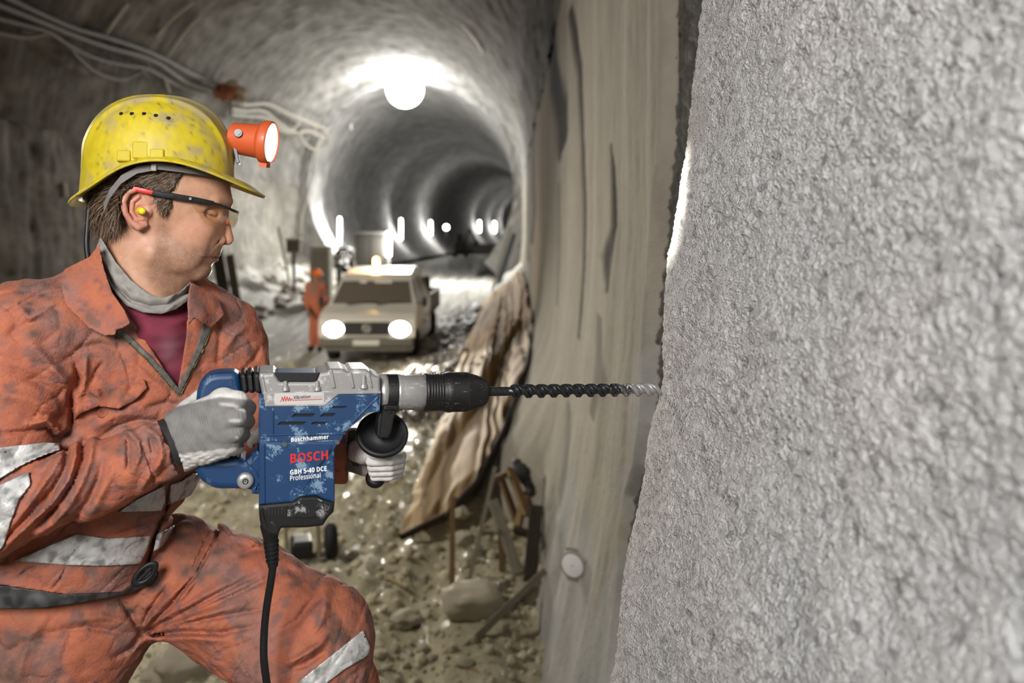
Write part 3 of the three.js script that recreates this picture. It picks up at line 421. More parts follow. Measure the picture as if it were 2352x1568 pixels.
// ---- helmet ----
{
  const hat = new THREE.Group(); hat.name = 'hard_hat'; hat.userData.label = 'scuffed yellow hard hat with an orange cap lamp'; worker.add(hat);
  const O = Hs.uv(370, 400), top = 0.136, L2W = (u, v, w) => Hs.toWorld(O[0] + u, O[1] + v, w);
  const vr = (a) => 0.0005 + 0.011 * Math.cos(a) - 0.0215 * Math.cos(2 * a) - 0.006 * Math.exp(-(((Math.abs(a) - 2.45) / 0.35) ** 2)) - 0.024 * Math.pow(Math.max(0, -Math.cos(a)), 1.5) * (0.5 - 0.5 * Math.sin(a));
  const Rr = (a) => 1 / Math.sqrt((Math.cos(a) / (Math.cos(a) > 0 ? 0.124 : 0.127)) ** 2 + (Math.sin(a) / 0.108) ** 2);
  const dome = (a, v) => { const k = clamp(v / top, 0, 1); return Rr(a) * Math.pow(Math.max(0, 1 - k ** 2.35), 1 / 2.35) * (1 + 0.05 * Math.min(0, v) / 0.03 * -0.4); };
  const ridge = (a, u, w, v) => { let r = 0; for (const c of [0, 0.048, -0.048]) r += (c ? 0.8 : 1) * Math.exp(-(((w - c * (0.85 + 0.25 * clamp(v / top))) / (c ? 0.0055 : 0.012)) ** 2)); return 0.0058 * r * sstep(0.012, 0.05, v); };
  const flange = (a) => { const f = Math.exp(-((a / 0.8) ** 2)), b = Math.exp(-(((Math.abs(a) - Math.PI) / 0.7) ** 2)); return [0.0075 + 0.044 * f + 0.006 * b, 0.003 + 0.021 * f + 0.005 * b]; };
  const NA = 180, prof = 66, g = gridMesh(NA, prof, (U, T) => {
    const a = (U - 0.5) * tau, k = T * prof; let u, v, r;
    if (k <= 44) { v = vr(a) + (top - vr(a)) * Math.cos(k / 44 * Math.PI / 2); r = dome(a, v); u = r * Math.cos(a); const w = r * Math.sin(a), e = ridge(a, u, w, v); r += e * 0.7; v += e * clamp(v / top); }
    else if (k <= 50) { const s = (k - 44) / 6, [e, dr] = flange(a); r = dome(a, vr(a)) + e * s; v = vr(a) - dr * s * s - 0.0015 * s; }
    else if (k <= 54) { const s = (k - 50) / 4, [e, dr] = flange(a), t = s * Math.PI; r = dome(a, vr(a)) + e + 0.0026 * Math.sin(t); v = vr(a) - dr - 0.0015 - 0.0026 * (1 - Math.cos(t)); }
    else if (k <= 57) { const s = (k - 54) / 3, [e, dr] = flange(a); r = dome(a, vr(a)) + e * (1 - s) - 0.004 * s; v = vr(a) - dr * (1 - s) ** 2 - 0.0067 + 0.002 * s; }
    else { const s = (k - 57) / 9; v = vr(a) - 0.0047 + (top - 0.01 - vr(a)) * Math.sin(s * Math.PI / 2); r = Math.max(0, dome(a, Math.max(v, vr(a))) - 0.005) * (s >= 1 ? 0 : 1); }
    const p = L2W(r * Math.cos(a), v, r * Math.sin(a)), n1 = fbm(p.x * 22, p.y * 22, p.z * 22, 4), n2 = fbm(p.x * 70, p.y * 40, p.z * 70, 3), n3 = noise(p.x * 300, p.y * 300, p.z * 300);
    let c = mix3([0.56, 0.45, 0.014], [0.47, 0.36, 0.012], clamp(0.5 + n2));
    const n4 = fbm(p.x * 9, p.y * 12, p.z * 9 + 4, 3); c = mix3(c, [0.30, 0.25, 0.15], 0.8 * sstep(0.0, 0.6, 0.6 * n1 + 0.5 * n4 + 0.42 * sstep(0.06, 0.13, v) + 0.34 * sstep(0.3, 1, Math.cos(a))));
    c = mix3(c, [0.12, 0.095, 0.06], 0.6 * sstep(0.42, 0.6, n2 + 0.25 * n3) + 0.45 * sstep(0.4, 0.62, fbm(p.x * 55 + p.y * 30, p.y * 9, p.z * 55 + 7, 3)));
    return [p.x, p.y, p.z, ...c];
  });
  part('shell', g, new THREE.MeshPhysicalMaterial({ vertexColors: true, roughness: 0.55, clearcoat: 0.08, clearcoatRoughness: 0.4 }), hat, 'scuffed yellow shell');
  const yellow = std(0xb9a614, 0.6);
  for (const [x0, y0, x1, y1] of [[269, 346, 301, 372], [305, 326, 342, 366], [345, 343, 378, 367]]) { const a = hp(x0, y1, 0.1), b = hp(x1, y0, 0.1), c = hp((x0 + x1) / 2, (y0 + y1) / 2, x0 > 340 ? 0.1035 : 0.1), w = a.clone().sub(b).setY(0).length(), gb = box(w, b.y - a.y, 0.014, 0, 0, 0, 0.003); gb.rotateX(-0.16); gb.rotateY(Hs.yaw + 0.06 * ((x0 - 320) / -40)); gb.translate(c.x, c.y, c.z); part('accessory_slot', gb, yellow, hat); }
  for (const [px, py] of [[279, 261], [303, 261], [331, 261], [358, 265], [387, 271]]) {
    let lo = 0.03, hi = 0.12; for (let i = 0; i < 30; i++) { const m = (lo + hi) / 2, p = hp(px, py, m).sub(Hs.o), u = p.dot(Hs.u) - O[0], v = p.y - O[1]; (m < Math.sin(Math.acos(clamp(u / Math.max(0.02, dome(Math.atan2(m, u), v)), -1, 1))) * dome(Math.atan2(m, u), v)) ? lo = m : hi = m; }
    const c = hp(px, py, lo), n = Hs.n.clone().multiplyScalar(0.62).add(V(0, 0.75, 0)).normalize(); part('vent_hole', rod(c.clone().addScaledVector(n, -0.004), c.clone().addScaledVector(n, 0.0012), 0.0034, 0.0034, 14), std(0x17191c, 0.7), hat);
  }
  // headband seen below the rim
  const band = (s) => gridMesh(40, 2, (u, v) => { const [px, py, o] = table([[0, 238, 478, 0.075], [0.2, 252, 445, 0.086], [0.4, 278, 412, 0.094], [0.6, 315, 390, 0.0965], [0.75, 365, 382, 0.095], [0.9, 455, 394, 0.080], [1, 530, 412, 0.04]], u), w = lerp(18, 9, u), p = sp(px, py + (v - 0.5) * w * 1.3, o, s); return [p.x, p.y, p.z, 1, 1, 1]; });
  for (const s of [1, -1]) part('headband', band(s), std(0x6f6a68, 0.7, { side: THREE.DoubleSide }), hat, 'grey inner headband');
  part('headband_clip', (() => { const p = hp(353, 384, 0.098), b = box(0.009, 0.013, 0.004, 0, 0, 0, 0.0015); b.rotateY(Hs.yaw); b.translate(p.x, p.y, p.z); return b; })(), std(0x8a8784, 0.5), hat);
  // cap lamp: axis straight along +x, tipped down a little
  const Z = hp(560, 320), q = new THREE.Quaternion().setFromUnitVectors(V(0, 1, 0), V(0.985, -0.13, 0.04).normalize()), toX = (g) => { g.applyQuaternion(q); g.translate(Z.x, Z.y, Z.z); return g; };
  const orange = phys(0xc4562c, 0.5, { clearcoat: 0.1 });
  part('lamp_housing', [toX(lathe([[0.001, -0.022], [0.026, -0.022], [0.028, -0.020], [0.0315, 0.030], [0.0335, 0.033], [0.0385, 0.036], [0.0395, 0.040], [0.0395, 0.050], [0.0375, 0.053], [0.036, 0.053], [0.036, 0.046], [0.001, 0.046]], 44)), toX(box(0.012, 0.014, 0.02, -0.0, 0.044, 0).rotateY(0).translate(0.040, 0, 0))], orange, hat, 'orange cap lamp housing');
  part('lamp_lens', toX(lathe([[0.001, 0.0535], [0.02, 0.0528], [0.0355, 0.0505], [0.0355, 0.048], [0.001, 0.048]], 40)), glow(LIGHT.cap[1], 5), hat, 'shining cap lamp lens');
  const sc = hp(547, 306, 0.03); part('lamp_screw', [rod(sc, sc.clone().addScaledVector(Hs.n, 0.006), 0.0075, 0.0068, 20), rod(sc.clone().addScaledVector(Hs.n, 0.006), sc.clone().addScaledVector(Hs.n, 0.0075), 0.004, 0.004, 8)], steel, hat, 'metal screw on the cap lamp');
  part('lamp_bracket', (() => { const a = hp(541, 345), b = box(0.007, 0.052, 0.034, 0, 0, 0, 0.002); b.rotateZ(0.2); b.rotateY(Hs.yaw); b.translate(a.x, a.y, a.z); return b; })(), std(0x6d7074, 0.5, { metalness: 0.5 }), hat);
  part('lamp_cable', tube([hp(206, 452, 0.01), hp(204, 480, 0.01), hp(201, 520, 0.015), hp(199, 560, 0.02), hp(203, 600, 0.03)], 0.0045, 40, 10), std(0x14151a, 0.5), hat, 'black cap lamp cable behind the neck');
  const lensAt = Z.clone().add(V(0.075, -0.010, 0.003)); spot(lensAt, W(1552, 480, 1.5), LIGHT.cap, 0.18, 1, 1);
}
// ---- jacket, shirt, neck warmer, trousers ----
const crease = (list) => { // [[points], half width in pixels, depth in metres (negative = ridge)]
  const L = list.map(([pts, w, d]) => ({ pts, w, d, x0: Math.min(...pts.map((p) => p[0])) - 2.5 * w, x1: Math.max(...pts.map((p) => p[0])) + 2.5 * w, y0: Math.min(...pts.map((p) => p[1])) - 2.5 * w, y1: Math.max(...pts.map((p) => p[1])) + 2.5 * w }));
  return (px, py) => {
    let s = 0;
    for (const c of L) {
      if (px < c.x0 || px > c.x1 || py < c.y0 || py > c.y1) continue;
      let best = 1e9, along = 0; const n = c.pts.length - 1;
      for (let i = 0; i < n; i++) { const [ax, ay] = c.pts[i], ex = c.pts[i + 1][0] - ax, ey = c.pts[i + 1][1] - ay, t = clamp(((px - ax) * ex + (py - ay) * ey) / (ex * ex + ey * ey)), dx = px - ax - ex * t, dy = py - ay - ey * t, q = dx * dx + dy * dy; if (q < best) { best = q; along = (i + t) / n; } }
      s += c.d * Math.exp(-best / (c.w * c.w)) * (0.25 + 0.75 * Math.sqrt(Math.sin(Math.PI * clamp(along, 0.02, 0.98))));
    }
    return s;
  };
};
const sweep = (rows) => { // stacked ellipses: [py, px, d, half width, half depth, turn]
  const R = rows.map(([py, px, d, a, b, yaw]) => { const p = W(px, py, d); return [p.y, p.x, p.z, a, b, yaw * Math.PI / 180]; }).sort((a, b) => a[0] - b[0]), lo = R[0][0], hi = R[R.length - 1][0];
  return (x, y, z) => { const [cx, cz, a, b, w] = table(R, y), dx = x - cx, dz = z - cz, c = Math.cos(w), s = Math.sin(w), u = dx * c - dz * s, v = dx * s + dz * c, k0 = Math.hypot(u / a, v / b), k1 = Math.hypot(u / (a * a), v / (b * b)); const e = k1 < 1e-6 ? -b : k0 * (k0 - 1) / k1, out = Math.max(lo - y, y - hi); return out > 0 ? (e > 0 ? Math.hypot(e, out) : out) : Math.max(e, out); };
};
const torso0 = sweep([[612, 330, 1.47, 0.062, 0.056, 20], [650, 328, 1.47, 0.082, 0.068, 24], [690, 318, 1.46, 0.135, 0.088, 28], [730, 310, 1.455, 0.18, 0.105, 30], [800, 302, 1.45, 0.198, 0.122, 31], [900, 290, 1.44, 0.195, 0.128, 31], [1000, 262, 1.44, 0.188, 0.132, 28], [1100, 218, 1.44, 0.178, 0.14, 20], [1200, 172, 1.44, 0.172, 0.15, 10], [1290, 135, 1.44, 0.17, 0.155, 5], [1400, 112, 1.44, 0.165, 0.15, 5]]);
const yoke = blend(0.05, cap(W(75, 775, 1.33), W(250, 735, 1.42), 0.085, 0.10), cap(W(490, 785, 1.55), W(380, 745, 1.48), 0.080, 0.095), cap(W(200, 690, 1.43), W(420, 700, 1.49), 0.05, 0.05));
const torsoF = (x, y, z) => smin(torso0(x, y, z), yoke(x, y, z), 0.05);
const sleeveR = blend(0.03, cap(W(48, 800, 1.30), W(-45, 1165, 1.23), 0.094, 0.078), cap(W(-35, 1183, 1.225), W(210, 1100, 1.22), 0.063, 0.053), cap(W(210, 1100, 1.22), W(388, 1030, 1.21), 0.053, 0.045));
const sleeveL = blend(0.03, cap(W(492, 790, 1.55), W(585, 1010, 1.50), 0.084, 0.07), cap(W(585, 1010, 1.50), W(788, 1045, 1.40), 0.066, 0.05));
const jacketFolds = crease([
  [[[172, 872], [162, 905], [166, 954], [164, 984], [139, 1011]], 7, 0.010], [[[76, 792], [109, 832], [149, 872], [166, 888]], 12, -0.007], [[[33, 858], [83, 875], [133, 905]], 11, 0.006], [[[0, 905], [60, 915], [120, 940], [155, 950]], 14, -0.006], [[[66, 974], [109, 966], [139, 990], [160, 985]], 8, -0.009], [[[0, 996], [66, 990], [109, 983], [126, 1003]], 5, 0.007],
  [[[0, 726], [66, 689], [133, 649]], 6, 0.003], [[[172, 838], [181, 872], [172, 901]], 5, 0.007], [[[199, 825], [196, 872], [186, 905]], 7, -0.006], [[[212, 875], [222, 850], [234, 836]], 5, 0.005], [[[232, 1003], [275, 976], [318, 964], [362, 966]], 7, 0.008], [[[215, 985], [265, 955], [330, 940]], 9, -0.005],
  [[[176, 1019], [170, 1057], [158, 1101], [126, 1151], [76, 1195], [29, 1239], [3, 1268]], 9, -0.011], [[[155, 1036], [150, 1077], [123, 1124], [67, 1183], [18, 1233]], 7, 0.010], [[[138, 1045], [117, 1086], [82, 1136], [29, 1209]], 8, -0.007], [[[190, 1013], [188, 1057], [164, 1113], [126, 1165], [88, 1206]], 7, 0.009], [[[213, 1010], [207, 1057], [190, 1101], [166, 1151], [126, 1200], [88, 1226]], 9, -0.008], [[[237, 1057], [225, 1101], [204, 1148], [166, 1195]], 8, 0.006], [[[262, 1040], [250, 1100], [226, 1150], [205, 1185]], 10, -0.004],
  [[[288, 986], [317, 1013], [320, 1048], [305, 1083]], 8, -0.007], [[[293, 1004], [296, 1048], [294, 1077]], 6, 0.007], [[[329, 978], [364, 1004], [373, 1042], [361, 1083]], 8, -0.006], [[[326, 1019], [346, 1071], [355, 1112]], 3, 0.004], [[[345, 1000], [350, 1040]], 5, 0.005], [[[322, 1130], [345, 1090], [365, 1060]], 7, -0.004],
  [[[364, 1203], [411, 1171], [458, 1133]], 5, 0.006], [[[252, 1230], [323, 1209], [390, 1180]], 7, 0.005], [[[300, 1205], [360, 1185], [400, 1160]], 8, -0.004], [[[387, 1124], [384, 1159], [364, 1212], [352, 1241], [337, 1291], [323, 1324]], 4, 0.009], [[[398, 1150], [378, 1215], [352, 1290]], 6, -0.004], [[[40, 1330], [60, 1310], [85, 1300]], 4, 0.004], [[[120, 1352], [140, 1330], [150, 1305]], 3, 0.003],
  [[[560, 850], [585, 825], [596, 800]], 6, 0.005], [[[520, 800], [540, 770], [560, 755]], 8, -0.004], [[[500, 830], [505, 770], [495, 735]], 6, 0.004], [[[455, 860], [500, 868], [560, 852]], 7, 0.005], [[[180, 800], [230, 790], [262, 800]], 9, 0.004], [[[270, 790], [290, 840], [300, 890]], 4, 0.003], [[[20, 770], [60, 745], [130, 730]], 10, 0.005], [[[40, 700], [70, 730], [120, 700]], 7, -0.004],
  [[[300, 830], [345, 870], [385, 905]], 9, -0.004], [[[340, 935], [380, 925], [410, 930]], 8, 0.005], [[[420, 930], [470, 890], [500, 880]], 8, -0.004],
]);
const hemPy = [[-200, 1335], [0, 1343], [150, 1366], [280, 1361], [330, 1325], [356, 1304], [450, 1230]];
const shirtV = [[225, 560], [262, 660], [285, 699], [298, 726], [365, 828], [404, 891], [409, 888], [428, 772], [431, 689], [445, 640], [330, 540]];
const shirtCut = poly(shirtV);
const jacket0 = (x, y, z) => {
  let t = torsoF(x, y, z), a = sleeveR(x, y, z), b = sleeveL(x, y, z), hi = sstep(2.02, 2.16, y);
  const [px, py] = screen(x, y, z), k = -z / F; a = Math.max(a, ((px - 366) * 132 - (py - 960) * 48) / 140 * k); b = Math.max(b, (px - 797) * k);
  return smin(smin(t, a, lerp(0.006, 0.06, hi)), b, lerp(0.012, 0.06, hi));
};
const cloth = (x, y, z) => 0.0045 * fbm(x * 11, y * 9, z * 11 + 5, 2) + 0.0016 * noise(x * 22 + y * 14, y * 26 - x * 10, z * 22) - 0.0028 * Math.pow(1 - Math.abs(noise((x * 0.8 - y * 0.6) * 15 + 3, (x * 0.6 + y * 0.8) * 5, z * 6)), 7) - 0.0018 * Math.pow(1 - Math.abs(noise((x * 0.5 + y * 0.85) * 22, (x * 0.85 - y * 0.5) * 7, z * 8 + 9)), 7);
const jacketSkin = (x, y, z) => { const f = jacket0(x, y, z); if (f > 0.05 || f < -0.06) return f; const [px, py] = screen(x, y, z); return f + clamp(1.5 * jacketFolds(px, py), -0.016, 0.013) - cloth(x, y, z); };
const torsoSkin = (x, y, z) => { const f = torsoF(x, y, z); if (f > 0.05 || f < -0.06) return f; const [px, py] = screen(x, y, z); return f + clamp(1.5 * jacketFolds(px, py), -0.016, 0.013) - cloth(x, y, z); };
const jacketF = (x, y, z) => {
  let f = jacketSkin(x, y, z); if (f > 0.05) return f;
  const [px, py] = screen(x, y, z), s = -z / F;
  f = Math.max(f, (py - table(hemPy, px)[0]) * s * 0.8);
  f = Math.max(f, -Math.max(shirtCut(px, py) * s, -torsoF(x, y, z) - 0.045));
  return Math.max(f, (px - 800) * s);
};
const smudge = (list) => (px, py) => { let m = 0; for (const [x, y, rx, ry, k] of list) { const q = ((px - x) / rx) ** 2 + ((py - y) / ry) ** 2; if (q < 4) m = Math.max(m, k * Math.exp(-q)); } return m; };
const grimeJ = smudge([[80, 765, 18, 14, 1], [95, 678, 8, 6, 1], [114, 685, 10, 6, 0.9], [65, 713, 10, 8, 0.9], [70, 697, 12, 6, 0.8], [345, 1008, 7, 14, 0.8], [262, 1035, 22, 14, 0.5], [215, 1100, 16, 24, 0.5], [150, 1180, 18, 10, 0.6], [106, 1138, 6, 12, 0.8], [172, 1120, 5, 20, 0.5], [310, 1077, 4, 8, 0.9], [490, 795, 14, 26, 0.7], [460, 700, 14, 10, 0.5], [170, 625, 30, 18, 0.4], [255, 905, 40, 14, 0.4], [300, 760, 20, 25, 0.4], [345, 1330, 60, 40, 0.4], [270, 1300, 60, 30, 0.35], [140, 812, 8, 12, 0.7], [20, 925, 22, 16, 0.45], [230, 1300, 60, 26, 0.3], [360, 1180, 50, 18, 0.3], [540, 720, 20, 16, 0.4], [420, 1190, 40, 60, 0.25], [60, 650, 60, 24, 0.25]]);
const orangeCloth = (grime, lo = 0) => (x, y, z) => {
  const [px, py] = screen(x, y, z), n1 = fbm(x * 7, y * 7, z * 7 + 3, 4), n2 = fbm(x * 26, y * 26, z * 26, 3), n3 = noise(x * 330, y * 330, z * 330);
  let c = mix3([0.46, 0.145, 0.072], [0.40, 0.12, 0.075], clamp(0.5 + n2));
  c = mix3(c, [0.30, 0.145, 0.118], 0.9 * sstep(-0.22, 0.4, n1 + 0.3 * n2)); c = mix3(c, [0.15, 0.088, 0.075], 0.6 * sstep(0.14, 0.5, n2 + 0.5 * fbm(x * 16 + 4, y * 9, z * 16, 3)));
  c = mix3(c, [0.07, 0.058, 0.045], 0.85 * clamp(grime(px, py) * (1 + 0.9 * n2)));
  const k = 0.84 * (1 + 0.09 * n3); return [c[0] * k, c[1] * k, c[2] * k];
};
const clothTex = noiseTexture(256, (u, v) => 0.5 + 0.25 * torus(u, v, 12, 91) + 0.18 * torus(u, v, 30, 92) + 0.1 * torus(u, v, 60, 93));
const planar = (g, s) => { const p = g.attributes.position, u = new Float32Array(p.count * 2); for (let i = 0; i < p.count; i++) { u[2 * i] = (p.getX(i) * 0.9 - p.getZ(i) * 0.45) * s; u[2 * i + 1] = p.getY(i) * s; } g.setAttribute('uv', new THREE.BufferAttribute(u, 2)); return g; };
const clothMat = new THREE.MeshPhysicalMaterial({ vertexColors: true, roughness: 0.88, sheen: 0.15, sheenRoughness: 0.6, bumpMap: clothTex, bumpScale: 0.0012 });
const J = [V(-1.10, 1.60, -1.72), V(-0.28, 2.36, -1.06)];
const jacket = part('jacket', planar(nets(jacketF, J[0], J[1], 0.0042, orangeCloth(grimeJ)), 7), clothMat, worker, 'dirty orange work jacket, half unzipped');
const pieceOf = (base, off, half, pts, h, color, mat, name, parent, label, wave) => { const f0 = cut(wave ? (x, y, z) => Math.abs(base(x, y, z) - off - wave(x, y, z)) - half : shell(base, off, half), pts, -9, 9), px = pts.map((p) => p[0]), py = pts.map((p) => p[1]); const lims = (parent.userData.zr ?? [1.05, 1.72]); const [lo, hi] = around([W(Math.min(...px), Math.min(...py), lims[0]), W(Math.max(...px), Math.max(...py), lims[0]), W(Math.min(...px), Math.min(...py), lims[1]), W(Math.max(...px), Math.max(...py), lims[1])], 0.02); const g = nets((x, y, z) => { const v = f0(x, y, z); return v > 0.02 ? v : Math.max(v, -z - lims[1], z + lims[0]); }, lo, hi, h, color); largest(g); planar(g, 7); return part(name, g, mat, parent, label); };
jacket.userData.zr = [1.10, 1.56];
const silver = (x, y, z) => { const n1 = fbm(x * 30, y * 30, z * 30, 4), n2 = fbm(x * 90, y * 90, z * 90, 2); let c = mix3([0.56, 0.56, 0.55], [0.46, 0.46, 0.45], clamp(0.5 + n2)); c = mix3(c, [0.13, 0.13, 0.13], 0.8 * sstep(-0.05, 0.5, n1 + 0.2 * n2)); return c; };
const silverMat = new THREE.MeshPhysicalMaterial({ vertexColors: true, roughness: 0.5, metalness: 0.15, bumpMap: clothTex, bumpScale: 0.0008 });
for (const pts of [[[-30, 1030], [0, 1027], [103, 1016], [136, 1017], [137, 1033], [100, 1046], [47, 1070], [-30, 1118]], [[-30, 1125], [0, 1113], [67, 1083], [70, 1113], [44, 1148], [26, 1195], [9, 1253], [-30, 1290]], [[270, 1176], [311, 1148], [378, 1114], [380, 1150], [370, 1173]], [[392, 1112], [417, 1105], [443, 1087], [464, 1088], [460, 1120], [452, 1133], [405, 1151], [384, 1160]], [[30, 1288], [176, 1226], [252, 1236], [346, 1230], [338, 1262], [322, 1295], [235, 1300], [141, 1297]], [[572, 992], [600, 972], [600, 1042], [586, 1046], [566, 1022]], [[360, 1226], [423, 1195], [428, 1212], [390, 1242], [352, 1268]]])
  pieceOf(pts[0][0] > 20 && pts[0][0] < 500 ? torsoSkin : jacketSkin, 0.004, 0.0032, pts, 0.0034, silver, silverMat, 'reflective_stripe', jacket, 'dirty silver reflective stripe');
const colF = (() => { const n = cap(hp(305, 560), hp(345, 720), 0.075, 0.082); return (x, y, z) => smin(torsoF(x, y, z), n(x, y, z), 0.05); })();
const collarTone = orangeCloth(grimeJ);
pieceOf(colF, 0.016, 0.0045, [[228, 560], [238, 615], [258, 672], [286, 712], [300, 742], [285, 752], [268, 757], [266, 769], [240, 771], [205, 754], [172, 722], [152, 702], [143, 672], [138, 636], [150, 617], [205, 590]], 0.003, collarTone, clothMat, 'collar', jacket, 'open orange collar', (x, y, z) => 0.006 * noise(x * 14, y * 14, z * 14) + 0.004);
pieceOf(colF, 0.012, 0.0045, [[439, 648], [464, 661], [499, 682], [516, 722], [485, 754], [466, 743], [447, 730], [434, 745], [430, 699], [434, 666]], 0.003, collarTone, clothMat, 'collar', jacket, 'open orange collar', (x, y, z) => 0.004 * noise(x * 14, y * 14, z * 14) + 0.003);
const tapeTone = (x, y, z) => { const n = fbm(x * 60, y * 60, z * 60, 3); return mix3([0.06, 0.062, 0.058], [0.14, 0.135, 0.12], clamp(0.5 + n)); };
const tapeMat = new THREE.MeshStandardMaterial({ vertexColors: true, roughness: 0.8 });
for (const pts of [[[266, 757], [280, 757], [300, 772], [340, 812], [385, 858], [414, 896], [411, 908], [395, 890], [335, 822], [290, 780], [268, 770]], [[468, 737], [486, 752], [466, 802], [440, 852], [414, 906], [406, 896], [432, 845], [452, 795]]])
  pieceOf(jacketSkin, 0.0025, 0.0032, pts, 0.0026, tapeTone, tapeMat, 'zipper_tape', jacket, 'dark grey zipper tape');
for (const line of [[[268, 770], [290, 781], [335, 823], [395, 891], [411, 908]], [[486, 752], [466, 803], [440, 853], [414, 907]]]) { // zipper teeth: found on the cloth by marching along each sight line
  const gs = [], n = 70; for (let i = 0; i <= n; i++) { const k = i / n * (line.length - 1), a = Math.min(line.length - 2, Math.floor(k)), px = lerp(line[a][0], line[a + 1][0], k - a), py = lerp(line[a][1], line[a + 1][1], k - a); let d = 1.1; for (let s = 0; s < 60; s++) { const p = W(px, py, d), v = jacketSkin(p.x, p.y, p.z); if (v < 0.004) break; d += Math.max(0.001, v * 0.7); } const p = W(px, py, d); const b = new THREE.BoxGeometry(0.0032, 0.0017, 0.0026); b.rotateZ(line[0][0] < 400 ? 0.6 : -0.5); b.translate(p.x, p.y, p.z); gs.push(b); }
  const o = part('zipper_teeth', gs, std(0x8a7a52, 0.4, { metalness: 0.8 }), jacket); o.userData.kind = 'stuff';
}
pieceOf(jacketSkin, 0.006, 0.0035, [[169, 908], [225, 893], [280, 884], [331, 871], [339, 891], [308, 921], [272, 939], [225, 933], [212, 938], [186, 949], [170, 965]], 0.0028, collarTone, clothMat, 'pocket_flap', jacket, 'curled chest pocket flap', (x, y, z) => 0.005 * noise(x * 30, y * 30, z * 30));
{ let d = 1.1; for (let s = 0; s < 80; s++) { const p = W(236, 947, d), v = jacketSkin(p.x, p.y, p.z); if (v < 0.001) break; d += Math.max(0.001, v * 0.7); } const p = W(236, 947, d), g = lathe([[0.001, -0.003], [0.009, -0.003], [0.009, 0.001], [0.0075, 0.0025], [0.0062, 0.0012], [0.001, 0.001]], 24); g.rotateX(Math.PI / 2); g.rotateY(0.5); g.translate(p.x, p.y, p.z); part('button', g, std(0x8c4a34, 0.5), jacket); }
{ // shirt and neck warmer
  const shirtNeck = cap(hp(338, 700), hp(352, 750), 0.076, 0.084);
  const q = poly([[250, 660], [275, 705], [290, 732], [360, 838], [404, 903], [416, 896], [440, 772], [445, 689], [446, 668], [420, 690], [375, 706], [330, 704], [290, 688]]);
  const f = (x, y, z) => { const t = smin(torsoF(x, y, z), shirtNeck(x, y, z), 0.02); if (t > 0.04) return t; const [px, py] = screen(x, y, z); return Math.max(t + 0.016 - 0.003 * noise(x * 12, y * 30, z * 12) - 0.0016 * Math.exp(-(((py - 728 + 0.0016 * (px - 360) ** 2) / 3) ** 2)), q(px, py) * -z / F, -t - 0.07); };
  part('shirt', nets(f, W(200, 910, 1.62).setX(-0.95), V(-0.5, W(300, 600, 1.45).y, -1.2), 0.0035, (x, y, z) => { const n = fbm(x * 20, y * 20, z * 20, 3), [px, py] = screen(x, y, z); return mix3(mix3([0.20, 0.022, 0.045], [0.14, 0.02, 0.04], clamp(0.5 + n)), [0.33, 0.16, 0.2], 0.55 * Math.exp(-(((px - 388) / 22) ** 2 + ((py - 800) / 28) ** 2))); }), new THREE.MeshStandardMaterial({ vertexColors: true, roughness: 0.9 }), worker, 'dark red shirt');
  const nk = cap(hp(308, 545), hp(350, 725), 0.066, 0.070), ripple = (x, y, z) => { const [px, py] = screen(x, y, z), e = py - table([[215, 570], [262, 655], [300, 690], [345, 704], [385, 700], [440, 665]], px)[0]; return 0.006 * Math.exp(-(((e + 15) / 10) ** 2)) - 0.005 * Math.exp(-((e / 4) ** 2)) + 0.004 * Math.exp(-(((e - 11) / 7) ** 2)) + 0.003 * noise(x * 40, y * 25, z * 40); };
  pieceOf(nk, 0.004, 0.006, [[231, 544], [245, 566], [265, 600], [300, 642], [340, 674], [375, 684], [410, 672], [438, 647], [441, 665], [430, 692], [405, 710], [370, 721], [330, 718], [290, 702], [255, 662], [226, 612], [216, 580]], 0.0026, (x, y, z) => { const n = fbm(x * 50, y * 50, z * 50, 3); return mix3([0.30, 0.285, 0.26], [0.22, 0.21, 0.195], clamp(0.5 + n)); }, new THREE.MeshStandardMaterial({ vertexColors: true, roughness: 0.95 }), 'neck_warmer', worker, 'grey fleece neck warmer', ripple);
}
